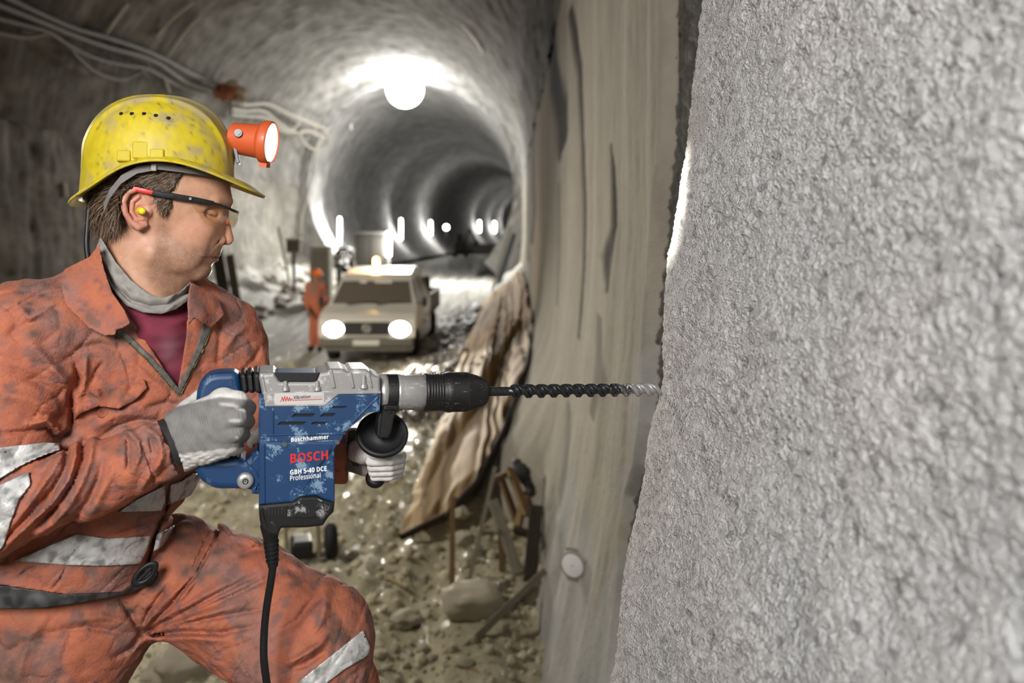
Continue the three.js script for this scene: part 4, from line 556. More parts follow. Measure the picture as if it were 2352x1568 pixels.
// trousers
const tKnee = W(704, 1480, 1.45);
const legL = blend(0.05, cap(W(400, 1312, 1.52), W(560, 1388, 1.48), 0.103, 0.102), cap(W(560, 1388, 1.48), tKnee, 0.102, 0.110), cap(tKnee, W(745, 1640, 1.47), 0.110, 0.098), cap(W(742, 1640, 1.47), W(765, 1990, 1.50), 0.095, 0.078));
const legR = blend(0.05, cap(W(185, 1400, 1.47), W(120, 1580, 1.44), 0.128, 0.112), cap(W(120, 1580, 1.44), W(60, 2400, 1.42), 0.112, 0.08)), pelvis = blend(0.05, cap(W(120, 1330, 1.46), W(150, 1400, 1.46), 0.14, 0.145), cap(W(230, 1345, 1.49), W(270, 1370, 1.5), 0.115, 0.10));
const trouserFolds = crease([
  [[[323, 1452], [423, 1405], [505, 1361], [587, 1320]], 6, 0.008], [[[330, 1440], [430, 1390], [520, 1340]], 8, -0.005], [[[326, 1453], [450, 1405], [540, 1365], [614, 1329]], 6, 0.007], [[[340, 1455], [470, 1412], [560, 1385]], 8, -0.006], [[[328, 1452], [478, 1421], [600, 1399]], 6, 0.007], [[[331, 1456], [429, 1452], [505, 1454], [587, 1437]], 7, 0.008], [[[350, 1470], [440, 1465], [520, 1470]], 9, -0.006], [[[322, 1450], [345, 1400], [385, 1345]], 6, 0.008], [[[330, 1440], [365, 1395], [410, 1350]], 8, -0.007], [[[325, 1450], [390, 1395], [445, 1325]], 5, 0.008],
  [[[505, 1222], [478, 1269], [450, 1323], [388, 1391]], 4, 0.007], [[[486, 1214], [450, 1290], [440, 1323]], 4, 0.004], [[[495, 1245], [462, 1310], [415, 1370]], 6, -0.004], [[[395, 1390], [430, 1355], [445, 1330]], 8, -0.006], [[[747, 1350], [747, 1391], [736, 1432], [722, 1467]], 12, -0.008], [[[712, 1386], [684, 1427], [663, 1448]], 9, 0.008], [[[663, 1521], [684, 1512], [736, 1479], [756, 1450]], 8, -0.010], [[[668, 1536], [700, 1526], [745, 1496]], 7, 0.010], [[[680, 1440], [640, 1470], [600, 1480]], 10, -0.004], [[[500, 1203], [517, 1207], [530, 1225]], 8, -0.010], [[[478, 1195], [497, 1213], [505, 1235]], 7, 0.006], [[[545, 1232], [570, 1236], [590, 1245]], 9, -0.006], [[[530, 1285], [580, 1265], [620, 1262]], 9, 0.005], [[[600, 1330], [660, 1310], [700, 1325]], 12, 0.004],
  [[[322, 1458], [300, 1490], [260, 1510]], 6, 0.007], [[[322, 1458], [200, 1440], [100, 1455]], 8, 0.006], [[[300, 1430], [230, 1415], [160, 1425]], 10, -0.005], [[[0, 1500], [80, 1470], [170, 1465]], 10, 0.005], [[[40, 1560], [60, 1480], [100, 1420]], 10, -0.005], [[[280, 1380], [300, 1410], [322, 1450]], 7, 0.006],
]);
const trouser0 = (x, y, z) => smin(smin(legL(x, y, z), legR(x, y, z), 0.018), pelvis(x, y, z), 0.04);
const trouserF = (x, y, z) => { const f = trouser0(x, y, z); if (f > 0.05 || f < -0.06) return f; const [px, py] = screen(x, y, z); return f + clamp(1.45 * trouserFolds(px, py), -0.014, 0.011) - cloth(x, y, z + 3); };
const grimeT = smudge([[418, 1230, 60, 40, 0.75], [440, 1290, 40, 50, 0.7], [560, 1392, 24, 18, 0.7], [676, 1338, 16, 16, 0.6], [790, 1450, 30, 30, 0.9], [762, 1470, 18, 14, 0.9], [545, 1503, 10, 6, 0.5], [470, 1330, 40, 24, 0.35], [300, 1400, 40, 50, 0.55], [60, 1470, 50, 60, 0.5], [330, 1330, 40, 40, 0.6], [60, 1560, 60, 40, 0.5], [230, 1400, 50, 40, 0.5], [720, 1490, 30, 16, 0.4], [500, 1270, 40, 14, 0.4]]);
const trousers = part('trousers', planar(nets(trouserF, V(-1.08, 0.92, -1.72), V(-0.17, 1.96, -1.22), 0.0048, orangeCloth(grimeT)), 7), clothMat, worker, 'dirty orange work trousers');
trousers.userData.zr = [1.25, 1.66];
pieceOf(trouserF, 0.004, 0.0034, [[650, 1590], [682, 1568], [834, 1446], [850, 1486], [849, 1503], [790, 1538], [735, 1580], [700, 1620]], 0.0034, silver, silverMat, 'reflective_stripe', trousers, 'dirty silver reflective stripe below the knee');
{ // belt and buckle, boots
  const q = [[-60, 1338], [0, 1342], [150, 1364], [282, 1358], [335, 1322], [357, 1300], [364, 1318], [350, 1340], [300, 1362], [200, 1382], [90, 1397], [0, 1398], [-60, 1398]], bf = (x, y, z) => smin(trouser0(x, y, z), torso0(x, y, z), 0.02);
  worker.userData.zr = [1.15, 1.6];
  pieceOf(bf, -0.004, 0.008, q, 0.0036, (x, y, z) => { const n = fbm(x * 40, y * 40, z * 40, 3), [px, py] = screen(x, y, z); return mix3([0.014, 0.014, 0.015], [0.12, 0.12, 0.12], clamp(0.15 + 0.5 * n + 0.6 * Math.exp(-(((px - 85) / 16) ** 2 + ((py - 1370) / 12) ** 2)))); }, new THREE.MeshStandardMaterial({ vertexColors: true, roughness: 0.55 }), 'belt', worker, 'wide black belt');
  const m = W(333, 1318, 1.375), g = mergeGeometries([new THREE.TorusGeometry(0.0115, 0.0042, 10, 28).scale(1.7, 0.9, 0.8), new RoundedBoxGeometry(0.03, 0.006, 0.006, 2, 0.002)].map(plain)); g.rotateZ(0.75); g.rotateY(0.35); g.translate(m.x, m.y, m.z); part('buckle', g, darkSteel, worker);
  const DECK = 0.85, boot = (heel, top, dir, h) => { const s = V(0, 1, 0), toe = heel.clone().addScaledVector(dir, 0.2), f = blend(0.03, cap(top, heel.clone().add(V(0, 0.06, 0)), 0.065, 0.05), cap(heel.clone().add(V(0, 0.045, 0)), toe.clone().add(V(0, 0.04, 0)), 0.046, 0.04)), [lo, hi] = around([top, heel, toe], 0.08); return nets((x, y, z) => smax(f(x, y, z), heel.y - y, 0.005), lo, hi, 0.008, () => [0.03, 0.028, 0.025]); };
  const bm = new THREE.MeshStandardMaterial({ vertexColors: true, roughness: 0.6 });
  const hr = W(60, 2400, 1.42); hr.y = DECK; const hl = W(770, 2130, 1.5); hl.y = 1.17;
  part('boot', boot(hr, hr.clone().setY(1.02), V(0.9, 0, -0.3).normalize()), bm, worker); part('boot', boot(hl, hl.clone().setY(1.27), V(0.95, 0, -0.3).normalize()), bm, worker);
}
// ---- gloves ----
const knit = noiseTexture(128, (u, v) => 0.5 + 0.5 * Math.sin(u * tau * 16) * (0.75 + 0.25 * Math.sin(v * tau * 32)));
const gloveMat = new THREE.MeshStandardMaterial({ vertexColors: true, roughness: 0.9, bumpMap: knit, bumpScale: 0.0006 });
const leather = (x, y, z) => { const n = fbm(x * 60, y * 60, z * 60, 3); return mix3([0.60, 0.59, 0.57], [0.46, 0.45, 0.43], clamp(0.5 + n)); };
const grey = (x, y, z) => { const n = fbm(x * 40, y * 40, z * 40, 3); return mix3([0.20, 0.196, 0.192], [0.15, 0.147, 0.144], clamp(0.5 + n)); };
{ // right hand, its back to us, round the rear grip
  const fingers = [[[[505, 915, 1.155], [548, 918, 1.150], [569, 938, 1.185], [560, 948, 1.225], [520, 948, 1.235]], [0.0135, 0.0135, 0.0125, 0.0115, 0.0105]], [[[510, 955, 1.152], [548, 958, 1.150], [566, 968, 1.185], [556, 972, 1.228], [512, 970, 1.236]], [0.0135, 0.0135, 0.0125, 0.0115, 0.0105]], [[[508, 990, 1.155], [540, 992, 1.154], [556, 999, 1.188], [546, 1001, 1.226], [506, 1000, 1.234]], [0.013, 0.0128, 0.012, 0.011, 0.010]], [[[500, 1022, 1.160], [528, 1024, 1.161], [543, 1029, 1.190], [532, 1030, 1.222], [500, 1028, 1.230]], [0.0125, 0.012, 0.011, 0.010, 0.0095]]];
  const fs = fingers.map(([pts, r]) => chain(pts.map((p) => W(...p)), r));
  const back = blend(0.02, cap(W(402, 985, 1.185), W(515, 930, 1.162), 0.026, 0.023), cap(W(408, 1010, 1.185), W(520, 965, 1.160), 0.028, 0.023), cap(W(414, 1030, 1.188), W(510, 1000, 1.163), 0.026, 0.021), cap(W(418, 1042, 1.19), W(498, 1025, 1.168), 0.022, 0.019));
  const thumb = chain([W(440, 945, 1.20), W(470, 915, 1.215), W(520, 906, 1.235), W(550, 912, 1.245)], [0.021, 0.018, 0.0135, 0.011]), heel = cap(W(432, 1045, 1.205), W(505, 1040, 1.20), 0.017, 0.013);
  const f = (x, y, z) => { let v = back(x, y, z); if (v > 0.16) return v - 0.02; v = smin(v, thumb(x, y, z), 0.015); v = smin(v, heel(x, y, z), 0.012); let w = 1e9; for (const q of fs) w = smin(w, q(x, y, z), 0.0028); v = smin(v, w, 0.010); const [px, py] = screen(x, y, z); v = Math.max(v, -((px - 377) * 108 - (py - 958) * 42) / 116 * -z / F); return v - 0.0012 * fbm(x * 35, y * 35, z * 35, 3) - 0.0012 * sstep(900, 880, px) * noise(px * 0.05, py * 0.12, 5) * sstep(1035, 1050, py); };
  const [lo, hi] = around([W(372, 890, 1.14), W(590, 1070, 1.14), W(372, 890, 1.26), W(590, 1070, 1.26)], 0.01);
  const seams = crease([[[[506, 927], [535, 930], [562, 944]], 3.6, 1], [[[528, 966], [553, 966]], 3.6, 1], [[[540, 1003], [548, 1006]], 2.5, 0.5]]);
  const g = nets(f, lo, hi, 0.0021, (x, y, z) => { const [px, py] = screen(x, y, z), palm = Math.max(sstep(1036, 1041, py - (px - 455) * -0.12 + 2 * noise(px * 0.06, 1, 1)), sstep(914, 908, py + (px - 505) * (px < 505 ? 0.22 : -0.1)), sstep(-1.196, -1.202, z), clamp(1.4 * seams(px, py))); return mix3(grey(x, y, z), leather(x, y, z), clamp(palm)); });
  const uv = new Float32Array(g.attributes.position.count * 2), p = g.attributes.position; for (let i = 0; i < p.count; i++) { uv[2 * i] = (p.getX(i) * 0.95 + p.getY(i) * 0.3) * 16; uv[2 * i + 1] = (p.getY(i) * 0.95 - p.getX(i) * 0.3) * 16; } g.setAttribute('uv', new THREE.BufferAttribute(uv, 2));
  const glove = part('glove', g, gloveMat, worker, 'grey knit glove with white leather palm on the rear grip');
  const cf = cap(W(360, 1040, 1.212), W(414, 1012, 1.195), 0.041, 0.037); glove.userData.zr = [1.14, 1.26];
  pieceOf(cf, 0.001, 0.003, [[358, 962], [374, 958], [392, 990], [408, 1030], [418, 1066], [412, 1070], [400, 1060], [382, 1008]], 0.0024, () => [0.012, 0.012, 0.013], std(0xffffff, 0.8, { vertexColors: true }), 'glove_cuff', glove, 'black elastic cuff');
}
{ // left hand, its fingers towards us, round the side handle
  const ys = [1057, 1070, 1082, 1093], fs = ys.map((y, i) => { const k = 0.0085 * i; return chain([W(898 - 3 * i, y - 10, 1.385 + k), W(922 - 2 * i, y - 8, 1.352 + k), W(919 - 2 * i, y - 4, 1.322 + k), W(896, y + 1, 1.299 + k), W(850 + 3 * i, y + 3, 1.301 + k)], [0.0095, 0.0088, 0.0082, 0.0078, 0.0072].map((r) => r * (i === 3 ? 0.9 : 1))); });
  const palm = blend(0.02, cap(W(812, 1022, 1.41), W(895, 1040, 1.405), 0.03, 0.02), cap(W(818, 1040, 1.41), W(893, 1070, 1.40), 0.03, 0.018), cap(W(822, 1045, 1.41), W(880, 1088, 1.40), 0.024, 0.016)), thumb = chain([W(820, 1035, 1.375), W(835, 1046, 1.335), W(862, 1043, 1.300), W(888, 1041, 1.292)], [0.019, 0.0145, 0.0095, 0.0082]);
  const f = (x, y, z) => { let v = palm(x, y, z); if (v > 0.15) return v - 0.02; v = smin(v, thumb(x, y, z), 0.004); let w = 1e9; for (const q of fs) w = smin(w, q(x, y, z), 0.0008); return smin(v, w, 0.0015) - 0.0005 * fbm(x * 40, y * 40, z * 40, 3); };
  const [lo, hi] = around([W(785, 990, 1.27), W(945, 1115, 1.27), W(785, 990, 1.45), W(945, 1115, 1.45)], 0.01);
  const g = nets(f, lo, hi, 0.0017, (x, y, z) => { const [px, py] = screen(x, y, z); return mix3(leather(x, y, z), grey(x, y, z), sstep(-1.355, -1.375, z) * sstep(836, 828, px)); });
  planar(g, 16); const glove = part('glove', g, new THREE.MeshStandardMaterial({ vertexColors: true, roughness: 0.85 }), worker, 'white leather palmed glove closed round the side handle');
  const cf = cap(W(770, 1030, 1.42), W(822, 1026, 1.41), 0.042, 0.038); glove.userData.zr = [1.33, 1.48];
  pieceOf(cf, 0.001, 0.003, [[790, 995], [812, 985], [822, 990], [812, 1020], [818, 1055], [826, 1072], [812, 1070], [795, 1045]], 0.0026, () => [0.05, 0.045, 0.035], std(0xffffff, 0.8, { vertexColors: true }), 'glove_cuff', glove, 'dark cuff');
}

// ---------- the hammer drill ----------
const D = slab(975, 900, 1.30, 17), drill = thing('rotary_hammer', 'dark blue and silver hammer drill held in both gloves, its bit against the wall', 'drill', D.o.toArray(), D.yaw);
const q2 = (cx, cy) => [340 + cx / 3.563, 820 + cy / 3.563], q3 = (cx, cy) => [840 + cx / 3.2667, 820 + cy / 3.2667];
function plate(pts, front, depth, bevel, opt = {}) {
  const s = new THREE.Shape(pts.map(([x, y]) => new THREE.Vector2(...D.uv(x, y, front)))); for (const h of opt.holes ?? []) s.holes.push(new THREE.Path(h.map(([x, y]) => new THREE.Vector2(...D.uv(x, y, front)))));
  const g = new THREE.ExtrudeGeometry(s, { depth: depth - 2 * bevel, bevelEnabled: bevel > 0, bevelSize: bevel, bevelOffset: -bevel, bevelThickness: bevel, bevelSegments: 4, curveSegments: 8 }); g.translate(0, 0, front - depth + bevel); return g;
}
const roundPts = (pts, r = 0.25, n = 4) => { const out = []; pts.forEach((p, i) => { const a = pts[(i + pts.length - 1) % pts.length], b = pts[(i + 1) % pts.length], k = p[2] ?? r; for (let j = 0; j <= n; j++) { const t = j / n, A = [lerp(p[0], a[0], k * (1 - t)), lerp(p[1], a[1], k * (1 - t))], B = [lerp(p[0], b[0], k * t), lerp(p[1], b[1], k * t)]; out.push([lerp(A[0], B[0], t), lerp(A[1], B[1], t)]); } }); return out; };
const dusty = (base, dust, amt, rep) => { const t = noiseTexture(512, (u, v) => { const a = torus(u, v, 5, 31) + 0.5 * torus(u, v, 14, 32) + 0.35 * torus(u, v, 40, 33), w = noise(u * 90 + v * 50, v * 22 - u * 10, 7) * 0.35, k = clamp((a + w - amt) * 1.6, 0, 0.85); return base.map((b, i) => lerp(b, dust[i], k)); }, true); t.repeat.set(rep, rep); return t; };
const blueMat = new THREE.MeshPhysicalMaterial({ map: dusty([0.06, 0.205, 0.36], [0.50, 0.58, 0.66], 0.34, 5), roughness: 0.48, clearcoat: 0.15, clearcoatRoughness: 0.4 }), blueClean = new THREE.MeshPhysicalMaterial({ map: dusty([0.06, 0.205, 0.36], [0.35, 0.45, 0.55], 0.85, 5), roughness: 0.45, clearcoat: 0.15, clearcoatRoughness: 0.4 });
const silverM = new THREE.MeshPhysicalMaterial({ map: dusty([0.62, 0.615, 0.61], [0.82, 0.82, 0.81], 0.55, 5), roughness: 0.42, metalness: 0.45 }), blackM = new THREE.MeshPhysicalMaterial({ map: dusty([0.055, 0.055, 0.062], [0.42, 0.42, 0.43], 0.72, 6), roughness: 0.5 }), rubber = std(0x0c0d10, 0.55);
const vents = [[[1165, 490], [1200, 458], [1378, 458], [1345, 490]], [[1400, 488], [1432, 455], [1545, 455], [1512, 488]], [[1050, 556], [1080, 524], [1305, 524], [1272, 556]], [[1325, 552], [1352, 524], [1478, 524], [1446, 552]], [[1490, 420], [1512, 398], [1640, 398], [1612, 420]]].map((h) => h.map((p) => q2(...p)));
part('gear_housing', plate(roundPts([[905, 170], [912, 128], [1035, 128], [1078, 198], [1372, 198], [1402, 128], [1470, 116], [1486, 98], [1590, 96], [1640, 122], [1662, 102], [1790, 100], [1850, 150], [1902, 168], [1908, 306], [1700, 306], [1558, 307], [1440, 404], [962, 406], [932, 300]].map(([x, y]) => [...q2(x, y)]), 0.12), 0.040, 0.080, 0.006), silverM, drill, 'silver metal gear housing');
part('housing_ledge', plate([[938, 290], [1890, 272], [1906, 282], [1906, 300], [1558, 305], [1440, 402], [964, 404], [944, 320]].map((p) => q2(...p)), 0.043, 0.006, 0.0012), silverM, drill);
part('housing_rib', [[[1480, 108], [1505, 108], [1535, 250], [1510, 255]], [[1640, 128], [1662, 118], [1690, 250], [1668, 255]], [[1795, 118], [1812, 130], [1838, 250], [1820, 250]]].map((r) => plate(r.map((p) => q2(...p)), 0.0435, 0.006, 0.001)), silverM, drill);
for (const [x, y0, y1, r] of [[1125, 196, 262, 5], [1385, 196, 262, 5], [1765, 150, 240, 6]]) { const a = D.uv(...q2(x, y0), 0.043), b = D.uv(...q2(x, y1), 0.043), c = r * 1.3 / F; part('screw_post', [rod(V(a[0], a[1], 0.041), V(b[0], b[1], 0.041), c * 0.8, c), rod(V(b[0], b[1] - 0.002, 0.041), V(b[0], b[1] + 0.003, 0.041), c * 1.6, c * 1.4, 16)], silverM, drill); }
part('top_cover', plate(roundPts([[1046, 146], [1082, 190], [1368, 190], [1394, 146]].map((p) => q2(...p)), 0.1), 0.034, 0.068, 0.004), blueClean, drill, 'blue cover in the top of the gear housing'); part('top_cover_seal', plate([[1028, 126], [1075, 198], [1375, 198], [1404, 126], [1392, 126], [1366, 188], [1084, 188], [1042, 126]].map((p) => q2(...p)), 0.0412, 0.004, 0.001), rubber, drill);
part('upper_body', plate(roundPts([[905, 300], [935, 304], [964, 405], [1440, 404], [1560, 306], [1905, 304], [1902, 448], [1800, 456], [1605, 625], [1575, 700], [1560, 712], [905, 712]].map((p) => q2(...p)), 0.06), 0.0385, 0.08, 0.003), blueClean, drill, 'blue upper body');
part('vent_panel', plate([[907, 302], [936, 304], [964, 405], [1440, 404], [1560, 306], [1902, 304], [1898, 446], [1798, 455], [1604, 624], [1574, 698], [1558, 710], [907, 710]].map((p) => q2(...p)), 0.042, 0.006, 0.0008, { holes: vents }), blueMat, drill, 'blue side panel with slanted vents');
part('vent_core', plate([[960, 420], [1440, 412], [1640, 340], [1680, 360], [1600, 560], [960, 600]].map((p) => q2(...p)), 0.0392, 0.002, 0.0003), std(0x0a0d14, 0.8), drill);
part('body_rib', [[[918, 632], [1618, 618], [1612, 634], [918, 648]], [[1575, 620], [1595, 622], [1895, 330], [1880, 318]], [[1018, 412], [1030, 412], [1030, 628], [1018, 628]], [[1160, 690], [1540, 680], [1540, 712], [1160, 722]], [[925, 690], [1085, 692], [1085, 735], [925, 735]]].map((r) => plate(r.map((p) => q2(...p)), 0.0438, 0.005, 0.0012)), blueMat, drill);
part('motor_housing', plate(roundPts([[907, 690], [1560, 690], [1527, 720], [1530, 1192], [1435, 1168], [1380, 1138], [1245, 1144], [1192, 1190], [975, 1208], [907, 1215]].map((p) => q2(...p)), 0.05), 0.045, 0.090, 0.004), blueMat, drill, 'blue motor housing with lettering');
part('motor_flange', plate([[908, 712], [958, 712], [962, 1200], [908, 1212]].map((p) => q2(...p)), 0.047, 0.094, 0.002), blueClean, drill);
for (const [x, y] of [[1118, 714], [1550, 696]]) { const a = D.uv(...q2(x, y), 0.047); part('screw', rod(V(a[0], a[1], 0.042), V(a[0], a[1], 0.0465), 0.0042, 0.0036, 16), steel, drill); }
part('motor_cap', plate(roundPts([[905, 1212], [975, 1206], [1192, 1186], [1248, 1143], [1380, 1137], [1437, 1166], [1530, 1190], [1521, 1270], [1480, 1312], [1432, 1384], [1300, 1400], [1092, 1404], [1060, 1466], [975, 1462], [925, 1408], [912, 1330]].map((p) => q2(...p)), 0.1), 0.046, 0.092, 0.005), blackM, drill, 'black motor end cap');
part('motor_cap_panel', plate(roundPts([[1145, 1215], [1195, 1198], [1252, 1155], [1376, 1150], [1432, 1178], [1448, 1300], [1300, 1322], [1140, 1308]].map((p) => q2(...p)), 0.1), 0.0478, 0.006, 0.0015), new THREE.MeshPhysicalMaterial({ map: dusty([0.08, 0.08, 0.088], [0.6, 0.6, 0.6], 0.35, 6), roughness: 0.5 }), drill);
part('cooling_slot', Array.from({ length: 6 }, (_, i) => plate([[985 + 26 * i, 1238], [998 + 26 * i, 1238], [998 + 26 * i, 1296], [985 + 26 * i, 1296]].map((p) => q2(...p)), 0.0472, 0.004, 0.0004)), std(0x1c1d20, 0.7), drill);
// rear D handle
part('rear_handle', [plate(roundPts([[372, 900, 0.3], [392, 300], [425, 205], [490, 146], [560, 128], [700, 122], [745, 150], [768, 300, 0.2], [700, 318], [640, 290], [575, 300], [545, 360], [540, 820], [600, 838], [742, 826], [792, 850], [910, 728], [910, 1152], [832, 1090], [545, 1086], [432, 1022], [382, 945]].map(([x, y, k]) => [...q2(x, y), k]), 0.22), 0.024, 0.048, 0.010)], blueClean, drill, 'blue D shaped rear handle');
part('handle_collar', plate(roundPts([[742, 832], [782, 858], [880, 948], [900, 1010], [862, 1090], [905, 1120], [912, 980], [800, 850], [760, 822]].map((p) => q2(...p)), 0.1), 0.0265, 0.053, 0.002), blueMat, drill);
{ const c = D.uv(...q2(797, 1012), 0.028); part('pivot_screw', [(() => { const g = lathe([[0.001, 0.004], [0.0045, 0.004], [0.006, 0.0048], [0.0105, 0.0035], [0.0122, 0], [0.0122, -0.004], [0.001, -0.004]], 40); g.rotateX(Math.PI / 2); g.translate(c[0], c[1], 0.0275); return g; })()], std(0xc9c9c6, 0.3, { metalness: 0.7 }), drill, 'silver pivot screw'); part('screw_socket', (() => { const g = new THREE.TorusGeometry(0.0036, 0.0008, 8, 20); g.translate(c[0], c[1], 0.0322); return g; })(), darkSteel, drill); }
for (let i = 0; i < 3; i++) part('bellows', plate(roundPts([[748 + 56 * i, i === 2 ? 128 : 140], [790 + 56 * i, 125], [i === 2 ? 912 : 812 + 48 * i, 170], [i === 2 ? 932 : 822 + 50 * i, 296], [790 + 56 * i, 302], [766 + 50 * i, 285]].map((p) => q2(...p)), 0.25), 0.03 + 0.002 * i, 0.06 + 0.004 * i, 0.007), rubber, drill, 'black rubber bellows');
// barrel, chuck and bit, turned about the drill axis
{
  const a = D.uv(885, 901.5), b = D.uv(1512, 894.5), ang = Math.atan2(b[1] - a[1], b[0] - a[0]), along = (px) => (D.uv(px, 900)[0] - a[0]) / Math.cos(ang), R = (px, r) => { const d = -D.at(px, 900).z; return r * d / F * 0.985; };
  const turned = (rows, n = 56) => { const g = lathe(rows.map(([px, r]) => [Math.max(0.0004, R(px, r)), along(px)]), n); g.rotateZ(-Math.PI / 2); g.rotateX(0.4); g.rotateZ(ang); g.translate(a[0], a[1], 0); return g; };
  part('barrel', turned([[860, 0], [866, 40], [872, 44], [878, 45], [884, 45], [886, 40.5], [910, 40.5], [912, 43], [917, 43.5], [919, 41], [924, 42.5], [926, 40.5], [985, 40.5], [985, 0]]), silverM, drill, 'silver barrel');
  part('clamp_band', turned([[887, 38], [887, 42.8], [888.5, 43.6], [909, 43.6], [910.5, 42.8], [910.5, 38]]), blackM, drill, 'black clamp band of the side handle');
  part('chuck_sleeve', turned([[972, 38], [973, 43.5], [978, 44], ...Array.from({ length: 6 }, (_, i) => [[980 + i * 6.2, 44], [981.5 + i * 6.2, 42.2], [984.5 + i * 6.2, 42.2], [986 + i * 6.2, 44]]).flat(), [1019, 44.5], [1024, 45], [1026, 46.8], [1034, 47.2], [1035.5, 46], [1067, 45.8], [1072, 45], [1098, 36.5], [1099.5, 35], [1102, 35.5], [1112, 31.5], [1117, 27], [1118.5, 20], [1117, 10], [1112, 0]]), blackM, drill, 'ribbed black chuck');
  const r0 = along(1112), r1 = along(1514), NL = 520, NA = 44, g = gridMesh(NL, NA, (u, v) => {
    const s = lerp(r0, r1, u), px = lerp(1112, 1514, u), th = v * tau, fl = sstep(1160, 1176, px), pitch = 0.0455, ph = th * 2 + (s - r0) / pitch * tau * 2, c = 0.5 + 0.5 * Math.cos(ph), land = sstep(0.42, 0.80, c), groove = Math.pow(1 - c, 0.8);
    let r = lerp(0.0076, 0.0117 * land + (1 - land) * lerp(0.0092, 0.0062, groove), fl); r *= 1 - 0.02 * u; if (u > 0.995) r *= (1 - u) / 0.005;
    const n = noise(s * 200, Math.cos(th) * 2, Math.sin(th) * 2), d = sstep(1400, 1470, px + 30 * n + 20 * (land - 0.5)), k = mix3([0.022, 0.022, 0.024], [0.42, 0.42, 0.42], clamp(d * 0.9 + 0.10 * sstep(0.3, 0.8, n)));
    return [s, r * Math.sin(th), r * Math.cos(th), ...k];
  });
  g.rotateZ(ang); g.translate(a[0], a[1], 0); part('drill_bit', g, new THREE.MeshPhysicalMaterial({ vertexColors: true, roughness: 0.33, metalness: 0.55 }), drill, 'black spiral drill bit with a dusty grey tip');
}
// side handle, built in the room and taken into the drill's axes
drill.updateMatrixWorld(true);
const inDrill = (g) => g.applyMatrix4(drill.matrixWorld.clone().invert());
{
  const A = W(878, 998, 1.285), B = W(862, 1099, 1.385), ax = A.clone().sub(B).normalize(), L = A.distanceTo(B), q = new THREE.Quaternion().setFromUnitVectors(V(0, 1, 0), ax), put = (g) => inDrill(g.applyQuaternion(q).translate(B.x, B.y, B.z));
  part('hand_guard', put(lathe([[0.0005, L + 0.006], [0.012, L + 0.006], [0.016, L + 0.002], [0.030, L + 0.001], [0.034, L + 0.006], [0.0395, L + 0.007], [0.0415, L + 0.004], [0.0415, L - 0.001], [0.037, L - 0.006], [0.020, L - 0.010], [0.0005, L - 0.010]], 56)), rubber, drill, 'round black hand guard');
  part('side_grip', put(lathe([[0.0005, 0.006], [0.0125, 0.006], [0.0145, 0.03], [0.0155, 0.07], [0.0135, L - 0.006], [0.0005, L - 0.006]], 32)), rubber, drill); part('grip_end', put(lathe([[0.0005, -0.008], [0.010, -0.008], [0.0165, -0.003], [0.0172, 0.003], [0.0145, 0.012], [0.0005, 0.012]], 36)), rubber, drill, 'black knob at the end of the side grip');
  const br = plate(roundPts([[120, 368], [243, 370], [236, 400], [212, 470], [196, 560], [170, 610], [95, 612], [82, 590], [90, 480], [108, 400]].map((p) => q3(...p)), 0.08), 0.030, 0.026, 0.003); br.rotateX(0); part('bracket', br, blackM, drill, 'black bracket between clamp band and guard');
  part('bracket_clamp', [plate(roundPts([[138, 362], [246, 364], [240, 402], [128, 398]].map((p) => q3(...p)), 0.1), 0.036, 0.04, 0.003)], blackM, drill); const s = D.uv(...q3(178, 410), 0.033); part('bracket_screw', rod(V(s[0], s[1], 0.028), V(s[0], s[1], 0.0325), 0.004, 0.0035, 6), darkSteel, drill);
}
part('strain_relief', inDrill(mergeGeometries([rod(W(620, 1205, 1.235), W(622, 1236, 1.237), 0.0150, 0.0110, 20), rod(W(622, 1236, 1.237), W(627, 1300, 1.24), 0.0110, 0.0078, 20), ...Array.from({ length: 5 }, (_, i) => { const t = i / 5; return rod(W(622.5 + t * 4, 1242 + t * 52, 1.237), W(623 + t * 4, 1247 + t * 52, 1.237), 0.0119 - 0.0024 * t, 0.0117 - 0.0024 * t, 20); })].map(plain))), rubber, drill);
part('power_cord', inDrill(tube([W(627, 1296, 1.24), W(623, 1330, 1.243), W(613, 1390, 1.25), W(607, 1450, 1.255), W(606, 1510, 1.255), W(613, 1570, 1.26), W(628, 1680, 1.27), W(640, 1900, 1.29), V(-0.36, 0.90, -1.30), V(-0.25, 0.868, -1.34), V(-0.12, 0.868, -1.2), V(-0.06, 0.868, -0.9)], 0.0060, 160, 12)), std(0x0e0f12, 0.55), drill, 'black power cord');
